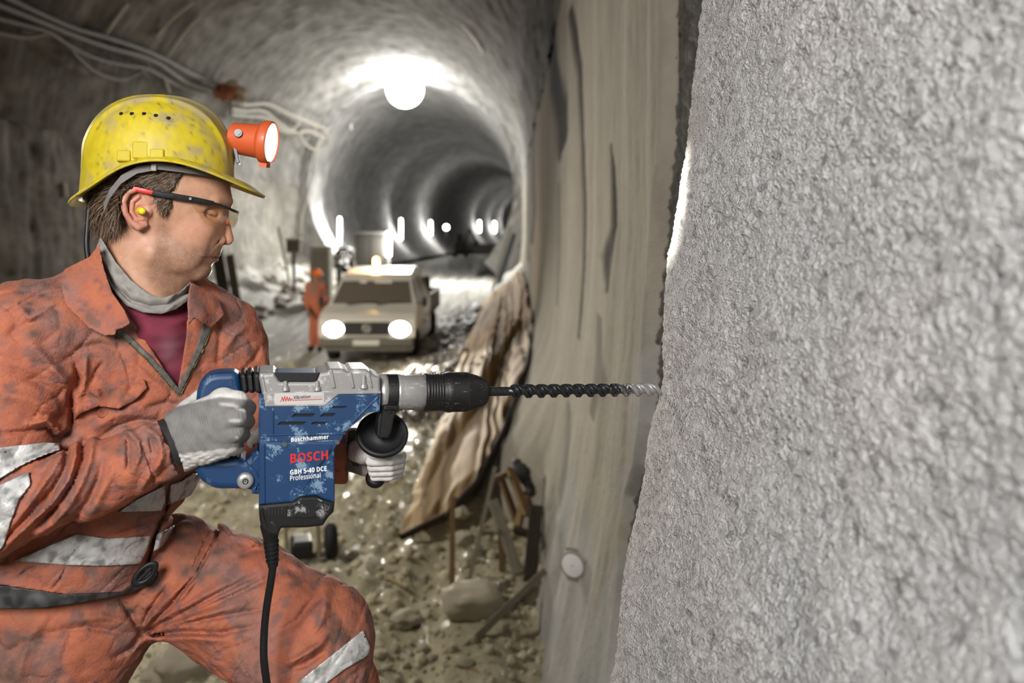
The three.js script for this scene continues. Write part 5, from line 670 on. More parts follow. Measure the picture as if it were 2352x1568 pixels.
{ // lettering
  const bold = await new FontLoader().loadAsync('fonts/droid/droid_sans_bold.typeface.json'), reg = await new FontLoader().loadAsync('fonts/droid/droid_sans_regular.typeface.json');
  const text = (str, font, x0, x1, yb, yt, out, tilt = 0) => { const g = new TextGeometry(str, { font, size: 1, depth: 0.02, curveSegments: 5, bevelEnabled: false }); g.computeBoundingBox(); const b = g.boundingBox, p = D.uv(x0, yb, out), q = D.uv(x1, yb, out), h = D.uv(x0, yt, out)[1] - p[1], cap = str === 'Professional' ? 0.99 : b.max.y; g.translate(-b.min.x, 0, 0); g.scale((q[0] - p[0]) / (b.max.x - b.min.x), h / cap, 0.015); g.rotateZ(tilt); g.translate(p[0], p[1], out); return g; };
  const white = std(0xe8e8e6, 0.6), red = std(0xc42026, 0.5), dk = std(0x24262a, 0.5), pale = std(0x9a9a9c, 0.5);
  const add = (...a) => { const [m, ...r] = a; part('lettering', text(...r), m, drill); };
  add(white, 'Boschhammer', bold, ...[668.5, 755, 1014.5, 1004.5], 0.0442, 0.012); add(red, 'BOSCH', bold, 667, 753.5, 1063, 1042, 0.0452, 0.02); add(white, 'GBH 5-40 DCE', bold, 666.5, 750.5, 1090, 1079, 0.0452, 0.03); add(white, 'Professional', reg, 666.5, 736, 1103.5, 1092.5, 0.0452, 0.02); add(dk, 'Vibration', bold, 674, 712.5, 916.5, 908.5, 0.0432, 0.008); add(pale, 'Control', reg, 713.5, 741, 915.5, 908, 0.0432, 0.008);
  const zig = [[1082, 366], [1092, 352], [1098, 325], [1108, 362], [1118, 318], [1128, 362], [1138, 322], [1148, 360], [1158, 328], [1166, 358], [1176, 338], [1188, 356], [1200, 352], [1428, 344]].map((p) => { const k = D.uv(...q2(...p), 0.0434); return V(k[0], k[1], 0.0433); }), gs = []; for (let i = 1; i < zig.length; i++) gs.push(rod(zig[i - 1], zig[i], 0.00055, 0.00055, 6)); part('lettering', gs, red, drill);
  part('sticker_or_glint', plate(roundPts([[1035, 296], [1440, 288], [1440, 385], [1035, 392]].map((p) => q2(...p)), 0.1), 0.0431, 0.002, 0.0001), std(0xbdbbb8, 0.4, { metalness: 0.1 }), drill, 'silver adhesive label');
}

// ---------- the pick-up, the second worker, equipment ----------
const loft = (rows) => { const n = rows.length, P = [], I = [], contour = rows.map(([y, z]) => new THREE.Vector2(z, y)), tri = THREE.ShapeUtils.triangulateShape(contour, []); for (const s of [-1, 1]) for (const [y, z, w] of rows) P.push(s * w, y, z); for (let i = 0; i < n; i++) { const j = (i + 1) % n; I.push(i, i + n, j, j, i + n, j + n); } const cw = THREE.ShapeUtils.area(contour) > 0; for (const [a, b, c] of tri) { I.push(...(cw ? [a, b, c] : [a, c, b]), ...(cw ? [a + n, c + n, b + n] : [a + n, b + n, c + n])); } let g = new THREE.BufferGeometry(); g.setAttribute('position', new THREE.Float32BufferAttribute(P, 3)); g.setIndex(I); g = g.toNonIndexed(); g.computeVertexNormals(); return g; };
{
  const y0 = -0.16, t = thing('pickup_truck', 'silver crew cab pick-up with blazing headlights and a lit orange roof beacon', 'truck', [-2.86, y0, -15.75]);
  const paintM = phys(0xe2ddd2, 0.35, { metalness: 0.1, clearcoat: 0.5 }), dark = std(0x1b1c1e, 0.6), glass = phys(0x6a6258, 0.25);
  part('cab', loft([[0.26, -0.02, 0.86], [0.42, 0.05, 0.92], [0.62, 0.07, 0.95], [0.90, 0.04, 0.95], [1.00, -0.08, 0.95], [1.10, -0.40, 0.93], [1.13, -0.50, 0.90], [1.64, -1.06, 0.735], [1.74, -1.22, 0.70], [1.83, -1.7, 0.68], [1.85, -2.2, 0.67], [1.84, -2.85, 0.67], [1.76, -2.98, 0.69], [1.12, -3.05, 0.93], [0.34, -3.05, 0.93]]), paintM, t, 'silver crew cab');
  const ws = (y) => lerp(-0.50, -1.06, (y - 1.13) / 0.51), hw = (y) => lerp(0.90, 0.735, (y - 1.13) / 0.51);
  const pane = (c, out) => { const g = new THREE.BufferGeometry(); g.setAttribute('position', new THREE.Float32BufferAttribute([...c[0], ...c[1], ...c[2], ...c[0], ...c[2], ...c[3]], 3)); g.computeVertexNormals(); return g; };
  part('windscreen', pane([[-hw(1.16) + 0.07, 1.16, ws(1.16) + 0.012], [hw(1.16) - 0.07, 1.16, ws(1.16) + 0.012], [hw(1.6) - 0.05, 1.6, ws(1.6) + 0.012], [-hw(1.6) + 0.05, 1.6, ws(1.6) + 0.012]]), glass, t, 'dark windscreen');
  for (const [x, w] of [[-0.26, 0.14], [0.16, 0.36]]) part('sticker_or_glint', box(w, 0.06, 0.006, x, 1.57, ws(1.57) + 0.022), std(0xd8d6cf, 0.5), t);  // two bright reflections on the windscreen, put in as pale strips
  for (const s of [-1, 1]) {
    for (const [z0, z1] of [[-0.85, -1.75], [-1.85, -2.75]]) { const X = (y) => s * (lerp(0.93, 0.70, (y - 1.13) / 0.62) + 0.008); const c = [[X(1.18), 1.18, z0 + 0.1], [X(1.18), 1.18, z1], [X(1.62), 1.62, z1 + 0.05], [X(1.62), 1.62, z0 - 0.25]]; part('side_window', pane(s > 0 ? c : c.slice().reverse()), glass, t); }
    const h = new THREE.Group(); h.name = 'headlight'; h.position.set(s * 0.655, 0.71, 0.05); t.add(h); part('lens', (() => { const g = new THREE.SphereGeometry(0.195, 24, 16); g.scale(1.05, 0.78, 0.3); return g; })(), glow(LIGHT.head[1], 22), h, 'glaring headlight lens'); part('bezel', (() => { const g = new THREE.TorusGeometry(0.2, 0.02, 8, 28); g.scale(1.05, 0.8, 1); return g; })(), std(0x888888, 0.3, { metalness: 0.7 }), h);
    part('mirror', [box(0.09, 0.2, 0.07, s * 1.06, 1.2, -0.62, 0.03), rod(V(s * 0.9, 1.16, -0.64), V(s * 1.03, 1.18, -0.62), 0.015)], dark, t);
    for (const z of [-0.75, -4.4]) { const w = new THREE.Group(); w.name = 'wheel'; w.position.set(s * 0.82, 0.31, z); t.add(w); const g = lathe([[0.16, -0.1], [0.29, -0.1], [0.325, -0.07], [0.325, 0.07], [0.29, 0.1], [0.16, 0.1]], 28); g.rotateZ(Math.PI / 2); part('tyre', g, std(0x141414, 0.85), w); const r = lathe([[0.001, -0.05], [0.16, -0.08], [0.17, 0], [0.16, 0.08], [0.001, 0.05]], 20); r.rotateZ(Math.PI / 2); part('rim', r, steel, w); }
  }
  part('grille', [box(0.9, 0.26, 0.03, 0, 0.72, 0.06, 0.01)], dark, t, 'dark radiator grille'); for (let i = 0; i < 5; i++) part('grille_bar', box(0.88, 0.014, 0.02, 0, 0.62 + 0.05 * i, 0.08, 0.004), std(0x55534f, 0.4), t);
  part('emblem', [new THREE.TorusGeometry(0.075, 0.011, 8, 32).translate(0, 0.73, 0.1), ...[[[-0.035, 0.795], [0, 0.74]], [[0.035, 0.795], [0, 0.74]], [[-0.06, 0.76], [-0.028, 0.67]], [[-0.028, 0.67], [0, 0.725]], [[0, 0.725], [0.028, 0.67]], [[0.028, 0.67], [0.06, 0.76]]].map(([a, b]) => rod(V(a[0], a[1], 0.1), V(b[0], b[1], 0.1), 0.008, 0.008, 6))], std(0xd5d5d2, 0.25, { metalness: 0.8 }), t, 'round chrome emblem');
  part('bumper', [box(1.86, 0.2, 0.14, 0, 0.46, 0.05, 0.05), box(1.7, 0.12, 0.12, 0, 0.32, 0.0, 0.04)], std(0x6b675f, 0.6), t); part('number_plate', box(0.52, 0.11, 0.015, 0, 0.45, 0.13, 0.004), std(0xd9d6cc, 0.5), t);
  part('wiper', [rod(V(-0.5, 1.15, -0.47), V(0.1, 1.2, -0.54), 0.01), rod(V(0.1, 1.15, -0.47), V(0.62, 1.2, -0.54), 0.01)], dark, t);
  part('load_bed', [box(1.84, 0.1, 2.6, 0, 0.72, -4.42), box(0.04, 0.42, 2.6, -0.9, 0.95, -4.42), box(0.04, 0.42, 2.6, 0.9, 0.95, -4.42), box(1.84, 0.42, 0.04, 0, 0.95, -5.7), box(1.6, 0.2, 5.4, 0, 0.5, -3.0), box(1.84, 0.9, 0.05, 0, 1.15, -3.15)], std(0x55524c, 0.6), t, 'grey drop side load bed');
  const b = new THREE.Group(); b.name = 'beacon'; b.position.set(-0.12, 1.835, -1.75); t.add(b); part('beacon_base', lathe([[0.001, 0], [0.08, 0], [0.08, 0.05], [0.001, 0.05]], 20), std(0xb99b20, 0.5), b); part('beacon_lens', (() => { const g = new THREE.CapsuleGeometry(0.068, 0.09, 6, 18); g.translate(0, 0.14, 0); return g; })(), glow(LIGHT.beacon[1], 3.5), b, 'lit orange beacon lens');
  for (const s of [-1, 1]) spot(V(-2.86 + s * 0.655, y0 + 0.71, -15.75 + 0.16), V(-1.5 + s * 0.8, 0.2, -4), LIGHT.head, 0.55, 6, 0.7);
  point(V(-2.98, y0 + 1.98, -17.38), LIGHT.beacon, 5);
}
{ // second worker beside the truck
  const p = thing('person', 'distant worker in an orange suit and helmet standing beside the pick-up', 'person'), d = 17.6, P = (x, y, k = d) => W(x, y, k);
  const suit = blend(0.05, cap(P(727, 668), P(727, 715), 0.19, 0.17), cap(P(712, 655), P(742, 655), 0.1), cap(P(721, 715), P(717, 795), 0.1, 0.075), cap(P(733, 715), P(737, 795), 0.1, 0.075), cap(P(709, 660), P(703, 690), 0.075, 0.06), cap(P(703, 690), P(710, 715, 17.3), 0.06, 0.05), cap(P(745, 660), P(750, 690), 0.075, 0.06), cap(P(750, 690), P(744, 708, 17.3), 0.06, 0.05));
  const [lo, hi] = around([P(700, 640), P(755, 800)], 0.3); part('overalls', nets(suit, lo, hi, 0.022, (x, y, z) => mix3([0.55, 0.17, 0.09], [0.3, 0.17, 0.13], sstep(1.0, 1.4, y + 0.3 * noise(x * 3, y * 3, z * 3)))), new THREE.MeshStandardMaterial({ vertexColors: true, roughness: 0.9 }), p, 'dusty orange overalls');
  const head = blend(0.02, ell(P(727, 634), 0.078, 0.11, 0.095), cap(P(727, 640), P(727, 658), 0.05), cap(P(727, 637, 17.5), P(727, 638, 17.48), 0.02)); const [a, b] = around([P(727, 640)], 0.22); part('body', nets(head, a, b, 0.014, () => [0.4, 0.22, 0.15]), new THREE.MeshStandardMaterial({ vertexColors: true, roughness: 0.6 }), p);
  const c = P(727, 630); part('hard_hat', lathe([[0.001, 0.13], [0.06, 0.12], [0.1, 0.08], [0.118, 0.02], [0.12, 0], [0.15, -0.01], [0.15, -0.016], [0.11, -0.01], [0.001, 0.11]], 28).translate(c.x, c.y, c.z), std(0xd06a18, 0.5), p, 'orange helmet');
  for (const [x, y] of [[709, 718], [745, 711]]) { const h = P(x, y, 17.28); part('glove', new THREE.SphereGeometry(0.055, 12, 10).scale(0.9, 1.2, 0.8).translate(h.x, h.y, h.z), std(0x77726a, 0.8), p); } for (const x of [716, 738]) { const h = P(x, 800); part('boot', new RoundedBoxGeometry(0.11, 0.12, 0.28, 2, 0.04).translate(h.x, floorY(h.x, d) + 0.05, h.z + 0.06), std(0x1a1714, 0.7), p); }
}
{ // equipment cabinet behind the truck with an upright lamp at its corner
  const d = 24, x0 = W(816, 600, d).x, x1 = W(882, 600, d).x, top = W(0, 536, d).y, f = floorY(-4, d) - 0.02, w = x1 - x0, h = top - f, t = thing('equipment_cabinet', 'tall grey steel cabinet behind the pick-up, lit at its right edge', 'cabinet', [(x0 + x1) / 2, f, -d - 0.45]);
  part('cabinet_body', box(w, h - 0.2, 0.9, 0, h / 2 + 0.1, 0, 0.02), std(0x6d6a64, 0.7), t); for (const s of [-1, 1]) part('skid', box(0.1, 0.2, 1.0, s * (w / 2 - 0.1), 0.1, 0), darkSteel, t); for (const s of [-1, 1]) { const g = box(w / 2 - 0.04, h - 0.4, 0.03, s * w / 4, h / 2 + 0.1, 0.46, 0.01), dr = part('door', g, std(0x75726b, 0.65), t); part('handle', box(0.03, 0.16, 0.04, s * 0.06, h / 2, 0.49, 0.01), darkSteel, dr); } part('roof_plate', box(w + 0.08, 0.05, 1.0, 0, h + 0.02, 0, 0.01), std(0xb9b7b0, 0.6), t);
  const a = W(892, 534, d), b = W(892, 588, d), c = a.clone().lerp(b, 0.5), l = thing('tube_lamp', 'thick upright tube lamp at the right edge of the grey cabinet behind the pick-up', 'lamp', c.toArray()); part('tube', new THREE.CapsuleGeometry(0.085, a.y - b.y - 0.1, 6, 18), glow(LIGHT.tube[1], 12), l); part('post', [rod(V(0, (b.y - c.y), 0), V(0, floorY(c.x, d) - c.y, 0), 0.05), box(0.3, 0.06, 0.06, -0.12, -0.28, -0.12)], std(0xb5b2aa, 0.6), l); point(c.clone().add(V(0.25, 0, 0.25)), [9, LIGHT.tube[1]], 12);
}
{ // ventilation fan and its box, electrical box, hose on the left
  const d = 27, c = W(794, 588, d), f = floorY(c.x, d), t = thing('ventilation_fan', 'pale drum shaped ventilation fan with a square housing on the floor at left', 'fan', [c.x, f, -d]);
  const cy = c.y - f; part('drum', (() => { const g = lathe([[0.22, -0.3], [0.30, -0.32], [0.32, -0.28], [0.29, -0.2], [0.29, 0.3], [0.32, 0.34], [0.30, 0.36], [0.24, 0.3], [0.24, -0.3]], 32); g.rotateX(Math.PI / 2); g.translate(0, cy, 0); return g; })(), std(0xb4b0a6, 0.6), t); for (let i = 0; i < 6; i++) { const g = box(0.09, 0.2, 0.012, 0, 0.13, 0); g.rotateY(0.6); g.rotateZ(i * tau / 6); g.translate(0, cy, 0.2); part('blade', g, darkSteel, t); } part('stand', [box(0.08, cy - 0.2, 0.5, -0.22, (cy - 0.2) / 2, 0), box(0.08, cy - 0.2, 0.5, 0.22, (cy - 0.2) / 2, 0)], darkSteel, t);
  const e = W(735, 583, d), u = thing('fan_housing', 'square pale grey housing standing left of the ventilation fan', 'box', [e.x, floorY(e.x, d), -d - 0.2]), hh = W(0, 564, d).y - floorY(e.x, d); part('case', box(0.66, hh - 0.1, 0.6, 0, hh / 2 + 0.05, 0, 0.03), std(0xd6d1c4, 0.7), u); part('panel', box(0.52, hh - 0.35, 0.03, 0, hh / 2, 0.31, 0.02), std(0xb5afa2, 0.7), u); part('foot', [box(0.08, 0.1, 0.6, -0.26, 0.05, 0), box(0.08, 0.1, 0.6, 0.26, 0.05, 0)], darkSteel, u);
  const k = W(675, 565, 29), v = thing('electrical_box', 'small electrical box on a post against the brightly lit left wall', 'box', [k.x, floorY(k.x, 29), -29]), kh = k.y - floorY(k.x, 29); part('case', box(0.5, 0.5, 0.3, 0, kh, 0, 0.03), std(0x77736a, 0.6), v); part('door', box(0.4, 0.38, 0.02, 0, kh, 0.16, 0.01), std(0x5c5951, 0.5), v); part('post', rod(V(0, 0, 0), V(0, kh, 0), 0.06), darkSteel, v); part('lid', box(0.58, 0.06, 0.38, 0, kh + 0.27, 0, 0.01), std(0xcac6bb, 0.6), v);
  const hose = thing('hose', 'pale hose lying across the floor behind the distant worker', 'hose'); part('hose_line', tube([[585, 598], [640, 604], [700, 616], [760, 616], [815, 612], [850, 622]].map(([x, y]) => { const r = W(x, y, 30); const q = V(r.x * 0.97, 0, -29 + 0.01 * (x - 700)); q.y = floorY(q.x, -q.z) + 0.06; return q; }), 0.055, 60, 10), std(0xb8b3a5, 0.6), hose); part('coupling', (() => { const q = W(700, 616, 29); return rod(V(q.x - 0.15, floorY(q.x, 29) + 0.07, -29), V(q.x + 0.15, floorY(q.x, 29) + 0.07, -29), 0.08); })(), steel, hose);
  for (const [a, b, w, hex, label] of [[[497, 570], [530, 668], 0.3, 0x4a463e, 'dark board leaning at the left wall right behind the worker’s chin'], [[527, 585], [556, 655], 0.22, 0x6d675c, 'narrower grey board leaning right of the dark board at left'], [[640, 520], [668, 600], 0.09, 0x8f8a7d, 'thin pale post leaning beside the small electrical box']]) { const dd = w < 0.1 ? 30 : 21, p = W(b[0], b[1], dd), q = W(a[0], a[1], dd + 0.7); p.y = floorY(p.x, dd) - 0.02; const o = tag(mesh('leaning_board', beam(p, q, w, 0.05), std(hex, 0.85)), label, 'board'); }
}
{ // machinery and banks far down the tunnel
  const d = 74, c = W(1058, 560, d), f = floorY(c.x, d), t = thing('excavator', 'dark excavator standing far down the tunnel, a mere silhouette', 'excavator', [c.x, f, -d]), m = std(0x2a2a2a, 0.7);
  part('body', [box(1.1, 0.9, 1.6, 0, 1.0, 0, 0.1), box(0.6, 0.9, 0.8, -0.1, 1.8, 0.2, 0.08)], m, t); for (const s of [-1, 1]) part('track', box(0.32, 0.5, 2.2, s * 0.5, 0.3, 0, 0.2), std(0x1d1d1d, 0.8), t); part('boom', [beam(V(0.3, 1.2, 0.6), V(0.9, 2.7, 0.8), 0.18, 0.22), beam(V(0.9, 2.7, 0.8), V(1.5, 1.5, 1.0), 0.14, 0.16)], m, t); part('bucket', box(0.5, 0.4, 0.4, 1.5, 1.35, 1.0, 0.08), m, t);
  const e = W(1108, 562, 96), u = thing('concrete_bank', 'long pale concrete bank far down the tunnel behind the excavator', 'barrier', [e.x, floorY(e.x, 96), -96]); part('bank_block', box(4.4, 0.9, 0.8, 0, 0.45, 0, 0.12), std(0x9a9894, 0.8), u); part('bank_cap', box(4.5, 0.12, 0.95, 0, 0.95, 0, 0.04), std(0xb0aeaa, 0.8), u);
}

// ---------- tarpaulin, timber, rubble, cables ----------
{ // brown tarpaulin on the bank along the wall; its near edge climbs from the floor to the wall: [share, distance, x, y]
  const near = [[0, 6.15, -0.87, 0.10], [0.2, 6.45, -0.56, 0.16], [0.4, 6.9, -0.34, 0.27], [0.65, 7.8, -0.11, 0.50], [0.85, 9.5, 0.15, 0.84], [1, 12, 0.31, 1.08]];
  const g = gridMesh(220, 150, (u, v) => {
    const t = u, [dn, xt, yt] = table(near, t), d = dn * Math.pow(27.5 / dn, v) + 0.2 * noise(t * 7, 1, 1) * (1 - v), x = xt + 0.03 * noise(d, t * 3, 2);
    const lam = t * 5.2 + 0.5 * noise(t * 3, Math.log(d) * 1.2, 4), fold = 0.075 * (1 - Math.abs(Math.sin(lam * Math.PI * 0.5))) + 0.035 * Math.sin(lam * 9) * sstep(0.0, 0.25, t), y = Math.max(yt + fold * (0.4 + t) + 0.05 * noise(d * 0.7, t * 2, 7) * t + 0.25 * sstep(12, 30, d) * t, floorY(x, d) + 0.05 + fold) - 0.05 * sstep(0.03, 0, v);
    const n = fbm(t * 14, Math.log(d) * 3, 5, 3), w = 0.5 + 0.5 * Math.sin(t * 260), c = mix3([0.34, 0.225, 0.105], [0.21, 0.135, 0.065], clamp(0.5 + n + 0.25 * (w - 0.5))), e = mix3(c, [0.50, 0.36, 0.20], sstep(0.16, 0.02, t) * 0.8); return [x, y, -d, ...e, t * 2, d];
  });
  const tarp = thing('tarpaulin', 'long brown woven tarpaulin draped over the bank along the wall', 'tarpaulin'); part('cloth', g, new THREE.MeshStandardMaterial({ vertexColors: true, roughness: 0.85, side: THREE.DoubleSide }), tarp);
  const hem = []; for (let i = 0; i <= 40; i++) { const [dn, xt, yt] = table(near, i / 40); hem.push(V(xt + 0.02, yt - 0.02, -dn + 0.03)); } part('hem', tube(hem, 0.028, 80, 8), std(0x2a2018, 0.9), tarp, 'dark frayed hem');
}
{
  const wood = (hex) => { const t = noiseTexture(128, (u, v) => { const n = 0.75 + 0.2 * noise(u * 26, v * 3, 9) + 0.12 * noise(u * 60, v * 7, 2); return [n, n * 0.98, n * 0.95]; }, true); return new THREE.MeshStandardMaterial({ color: hex, map: t, roughness: 0.85 }); };
  const tan = wood(0xa08458), greyW = wood(0x9a9384), brown = wood(0x7a6040), pale = wood(0xc9b98e), dk = wood(0x3f362a);
  const plank = (name, label, cat, a, b, w, th, m, roll = 0) => tag(mesh(name, beam(W(...a), W(...b), w, th, roll), m), label, cat);
  plank('stake', 'upright tan wooden stake under the tarpaulin’s lower edge', 'stake', [1038, 1368, 5.3], [1040, 1139, 5.5], 0.036, 0.03, tan);
  plank('lath', 'thin grey lath leaning in the corner right of the upright stake', 'board', [1073, 1352, 5.35], [1138, 1072, 6.0], 0.03, 0.018, greyW);
  plank('plank', 'short light grey plank leaning in the middle of the timber heap', 'plank', [1192, 1318, 5.3], [1132, 1150, 5.7], 0.075, 0.03, greyW, 0.3);
  plank('pole', 'long thin grey pole lying slantwise across the timber heap', 'pole', [1048, 1510, 4.55], [1250, 1310, 5.0], 0.042, 0.042, greyW);
  plank('plank', 'pale plank lying on the rubble at the near end of the heap', 'plank', [1018, 1505, 4.55], [1090, 1560, 4.3], 0.09, 0.03, tan, 1.2);
  plank('stick', 'small pale stick lying alone on the muddy floor', 'stick', [888, 1325, 5.5], [936, 1349, 5.35], 0.028, 0.02, pale);
  plank('stick', 'yellowish stick lying flat behind the big stone block', 'stick', [1072, 1396, 5.1], [1142, 1404, 5.1], 0.03, 0.02, pale);
  plank('board', 'dark board standing on end next to the wall foot', 'board', [1212, 1390, 5.2], [1232, 1160, 5.5], 0.09, 0.03, dk);
  plank('board', 'brown board standing behind the short grey plank', 'board', [1155, 1330, 5.6], [1150, 1205, 5.8], 0.05, 0.03, brown);
  plank('board', 'broken white-grey board end stuck upright by the wall foot', 'board', [1160, 1390, 5.25], [1154, 1335, 5.3], 0.05, 0.03, greyW);
  const pal = thing('broken_pallet', 'broken brown pallet leaning against the foot of the wall', 'pallet'), pb = (a, b, w, th, m, n) => part(n, beam(W(...a), W(...b), w, th), m, pal);
  pb([1170, 1075, 6.1], [1213, 1185, 5.8], 0.07, 0.03, tan, 'slat'); pb([1148, 1090, 6.15], [1190, 1205, 5.85], 0.06, 0.03, brown, 'slat'); pb([1206, 1130, 6.0], [1236, 1230, 5.75], 0.06, 0.03, brown, 'slat'); pb([1205, 1140, 5.95], [1186, 1222, 5.75], 0.055, 0.045, tan, 'bearer'); pb([1140, 1100, 6.1], [1176, 1082, 6.1], 0.05, 0.045, brown, 'bearer'); pb([1180, 1215, 5.75], [1240, 1235, 5.7], 0.05, 0.045, dk, 'bearer');
  const rubberBag = blend(0.04, cap(W(1188, 1062, 6.3), W(1200, 1085, 6.2), 0.035, 0.05), cap(W(1200, 1085, 6.2), W(1222, 1130, 6.1), 0.05, 0.035)), [lo, hi] = around([W(1188, 1062, 6.3), W(1222, 1130, 6.1)], 0.09); tag(mesh('rubber_sleeve', nets((x, y, z) => rubberBag(x, y, z) - 0.008 * noise(x * 20, y * 20, z * 20), lo, hi, 0.012), std(0x18181a, 0.6)), 'limp black rubber sleeve hung over the top of the broken pallet', 'sleeve');
  // stones
  const stone = (r, s, flat = 0.7, angular = 0) => { const g = new THREE.IcosahedronGeometry(r, 4), p = g.attributes.position, m = mergeVertices(g); const q = m.attributes.position; for (let i = 0; i < q.count; i++) { const v = V(q.getX(i), q.getY(i), q.getZ(i)).divideScalar(r); let k = 1 + 0.28 * noise(v.x * 1.3 + s, v.y * 1.3, v.z * 1.3) + 0.1 * noise(v.x * 3.5, v.y * 3.5 + s, v.z * 3.5) + 0.04 * noise(v.x * 9, v.y * 9 + s, v.z * 9); if (angular) { k = Math.min(k, 0.78 / Math.max(Math.abs(v.x * 0.8), Math.abs(v.y), Math.abs(v.z * 0.9), Math.abs(v.x * 0.6 + v.y * 0.6), 0.01)); } v.multiplyScalar(r * k); q.setXYZ(i, v.x, v.y * flat, v.z); } m.deleteAttribute('uv'); m.deleteAttribute('normal'); const o = mergeVertices(m); o.computeVertexNormals(); return o; };
  const sm = std(0xa39a86, 0.9), sd = std(0x857b69, 0.85);
  const put = (label, px, py, d, r, flat, m, ang, s) => { const g = stone(r, s, flat, ang), c = W(px, py, d); g.translate(c.x, Math.max(c.y, floorY(c.x, d) + r * flat * 0.3), c.z); tag(mesh('stone', g, m), label, 'stone'); };
  put('big flat grey stone block at the near end of the timber heap', 1085, 1462, 5.05, 0.2, 0.55, sm, 1, 3); put('rounded pale stone beside the upright stake', 1066, 1238, 5.9, 0.075, 0.8, sm, 0, 8); put('dark stone against the wall foot behind the long pole', 1216, 1440, 5.25, 0.11, 0.9, sd, 1, 12); put('dull brown stone left of the big stone block', 930, 1432, 5.0, 0.10, 0.5, sm, 0, 21); put('small pale stone behind the upright stake, under the tarpaulin', 1062, 1178, 6.3, 0.06, 0.7, sm, 0, 31); put('dark earth lump in the bottom left corner below the thigh', 430, 1552, 4.4, 0.2, 0.55, sd, 0, 44);
  // clods and rubble nobody could count
  const kinds = [stone(1, 51, 0.75), stone(1, 62, 0.6, 1), stone(1, 73, 0.85)].map((g) => g), lite = [51, 62, 73].map((s, i) => { const g = new THREE.IcosahedronGeometry(1, 2), m = mergeVertices((g.deleteAttribute('uv'), g.deleteAttribute('normal'), g)), q = m.attributes.position; for (let j = 0; j < q.count; j++) { const v = V(q.getX(j), q.getY(j), q.getZ(j)), k = 1 + 0.35 * noise(v.x * 1.4 + s, v.y * 1.4, v.z * 1.4) + 0.12 * noise(v.x * 4, v.y * 4 + s, v.z * 4); q.setXYZ(j, v.x * k, v.y * k * [0.75, 0.6, 0.85][i], v.z * k); } m.computeVertexNormals(); return m; });
  const scatter = (name, label, cat, n, where, hex, rough) => { for (let k = 0; k < 3; k++) { const im = shadows(new THREE.InstancedMesh(lite[k], std(0xffffff, rough), n)), M = new THREE.Matrix4(), c = new THREE.Color(); for (let i = 0; i < n; i++) { const [x, d, r] = where(), q = new THREE.Quaternion().setFromEuler(new THREE.Euler(rnd() * 0.8, rnd() * tau, rnd() * 0.8)); M.compose(V(x, floorY(x, d) + r * 0.18, -d), q, V(r * (0.7 + 0.6 * rnd()), r * (0.7 + 0.5 * rnd()), r)); im.setMatrixAt(i, M); const t = 0.7 + 0.5 * rnd(); c.setRGB(hex[0] * t, hex[1] * t, hex[2] * t); im.setColorAt(i, c); } named(im, name); scene.add(im); tag(im, label, cat, null, 'stuff'); } };
  scatter('clods', 'wet clods and gravel strewn over the near floor', 'gravel', 2400, () => { const d = 3.8 * Math.pow(16 / 3.8, Math.pow(rnd(), 1.1)), x = lerp(Math.max(-9.5, -0.7 * d), 0.2, rnd()); return [x, d, (0.007 + 0.036 * Math.pow(rnd(), 6)) * (0.8 + d * 0.05)]; }, [0.40, 0.35, 0.24], 0.85);
  scatter('rubble', 'dark rubble heaped between the truck and the tarpaulin', 'rubble', 160, () => { const d = lerp(10.5, 25, rnd()), a = rnd(); return [lerp(-2.5, -0.9, Math.sqrt(a)) + 0.2 * (rnd() - 0.5), d, 0.04 + 0.15 * Math.pow(rnd(), 2) * a]; }, [0.2, 0.18, 0.15], 0.45);
  scatter('stones', 'broken stones along the foot of the left wall', 'rubble', 70, () => { const d = lerp(13.5, 36, rnd()); return [lerp(-9.8, -7.2, Math.sqrt(rnd())), d, 0.05 + 0.17 * Math.pow(rnd(), 3)]; }, [0.34, 0.285, 0.25], 0.8);
  // small wheeled pump lying behind the power cord
  const pc = W(715, 1290, 5.85), pump = thing('wheeled_pump', 'small black wheeled pump standing on the mud behind the power cord', 'pump', [pc.x, floorY(pc.x, 5.85), -5.85], 0.3);
  part('pump_body', [box(0.16, 0.13, 0.2, -0.07, 0.1, 0, 0.03)], std(0x1a1a1b, 0.5), pump); { const g = lathe([[0.03, -0.045], [0.1, -0.045], [0.13, -0.02], [0.13, 0.02], [0.1, 0.045], [0.03, 0.045]], 28); g.rotateZ(Math.PI / 2); g.translate(0.14, 0.13, 0.02); part('wheel', g, std(0x141414, 0.8), pump); } part('frame', [rod(V(-0.17, 0.02, 0.06), V(-0.19, 0.36, -0.02), 0.016), rod(V(0.05, 0.04, 0.1), V(0.04, 0.3, 0.02), 0.018), rod(V(-0.19, 0.36, -0.02), V(0.04, 0.3, 0.02), 0.014)], std(0x8b8063, 0.6), pump);
}
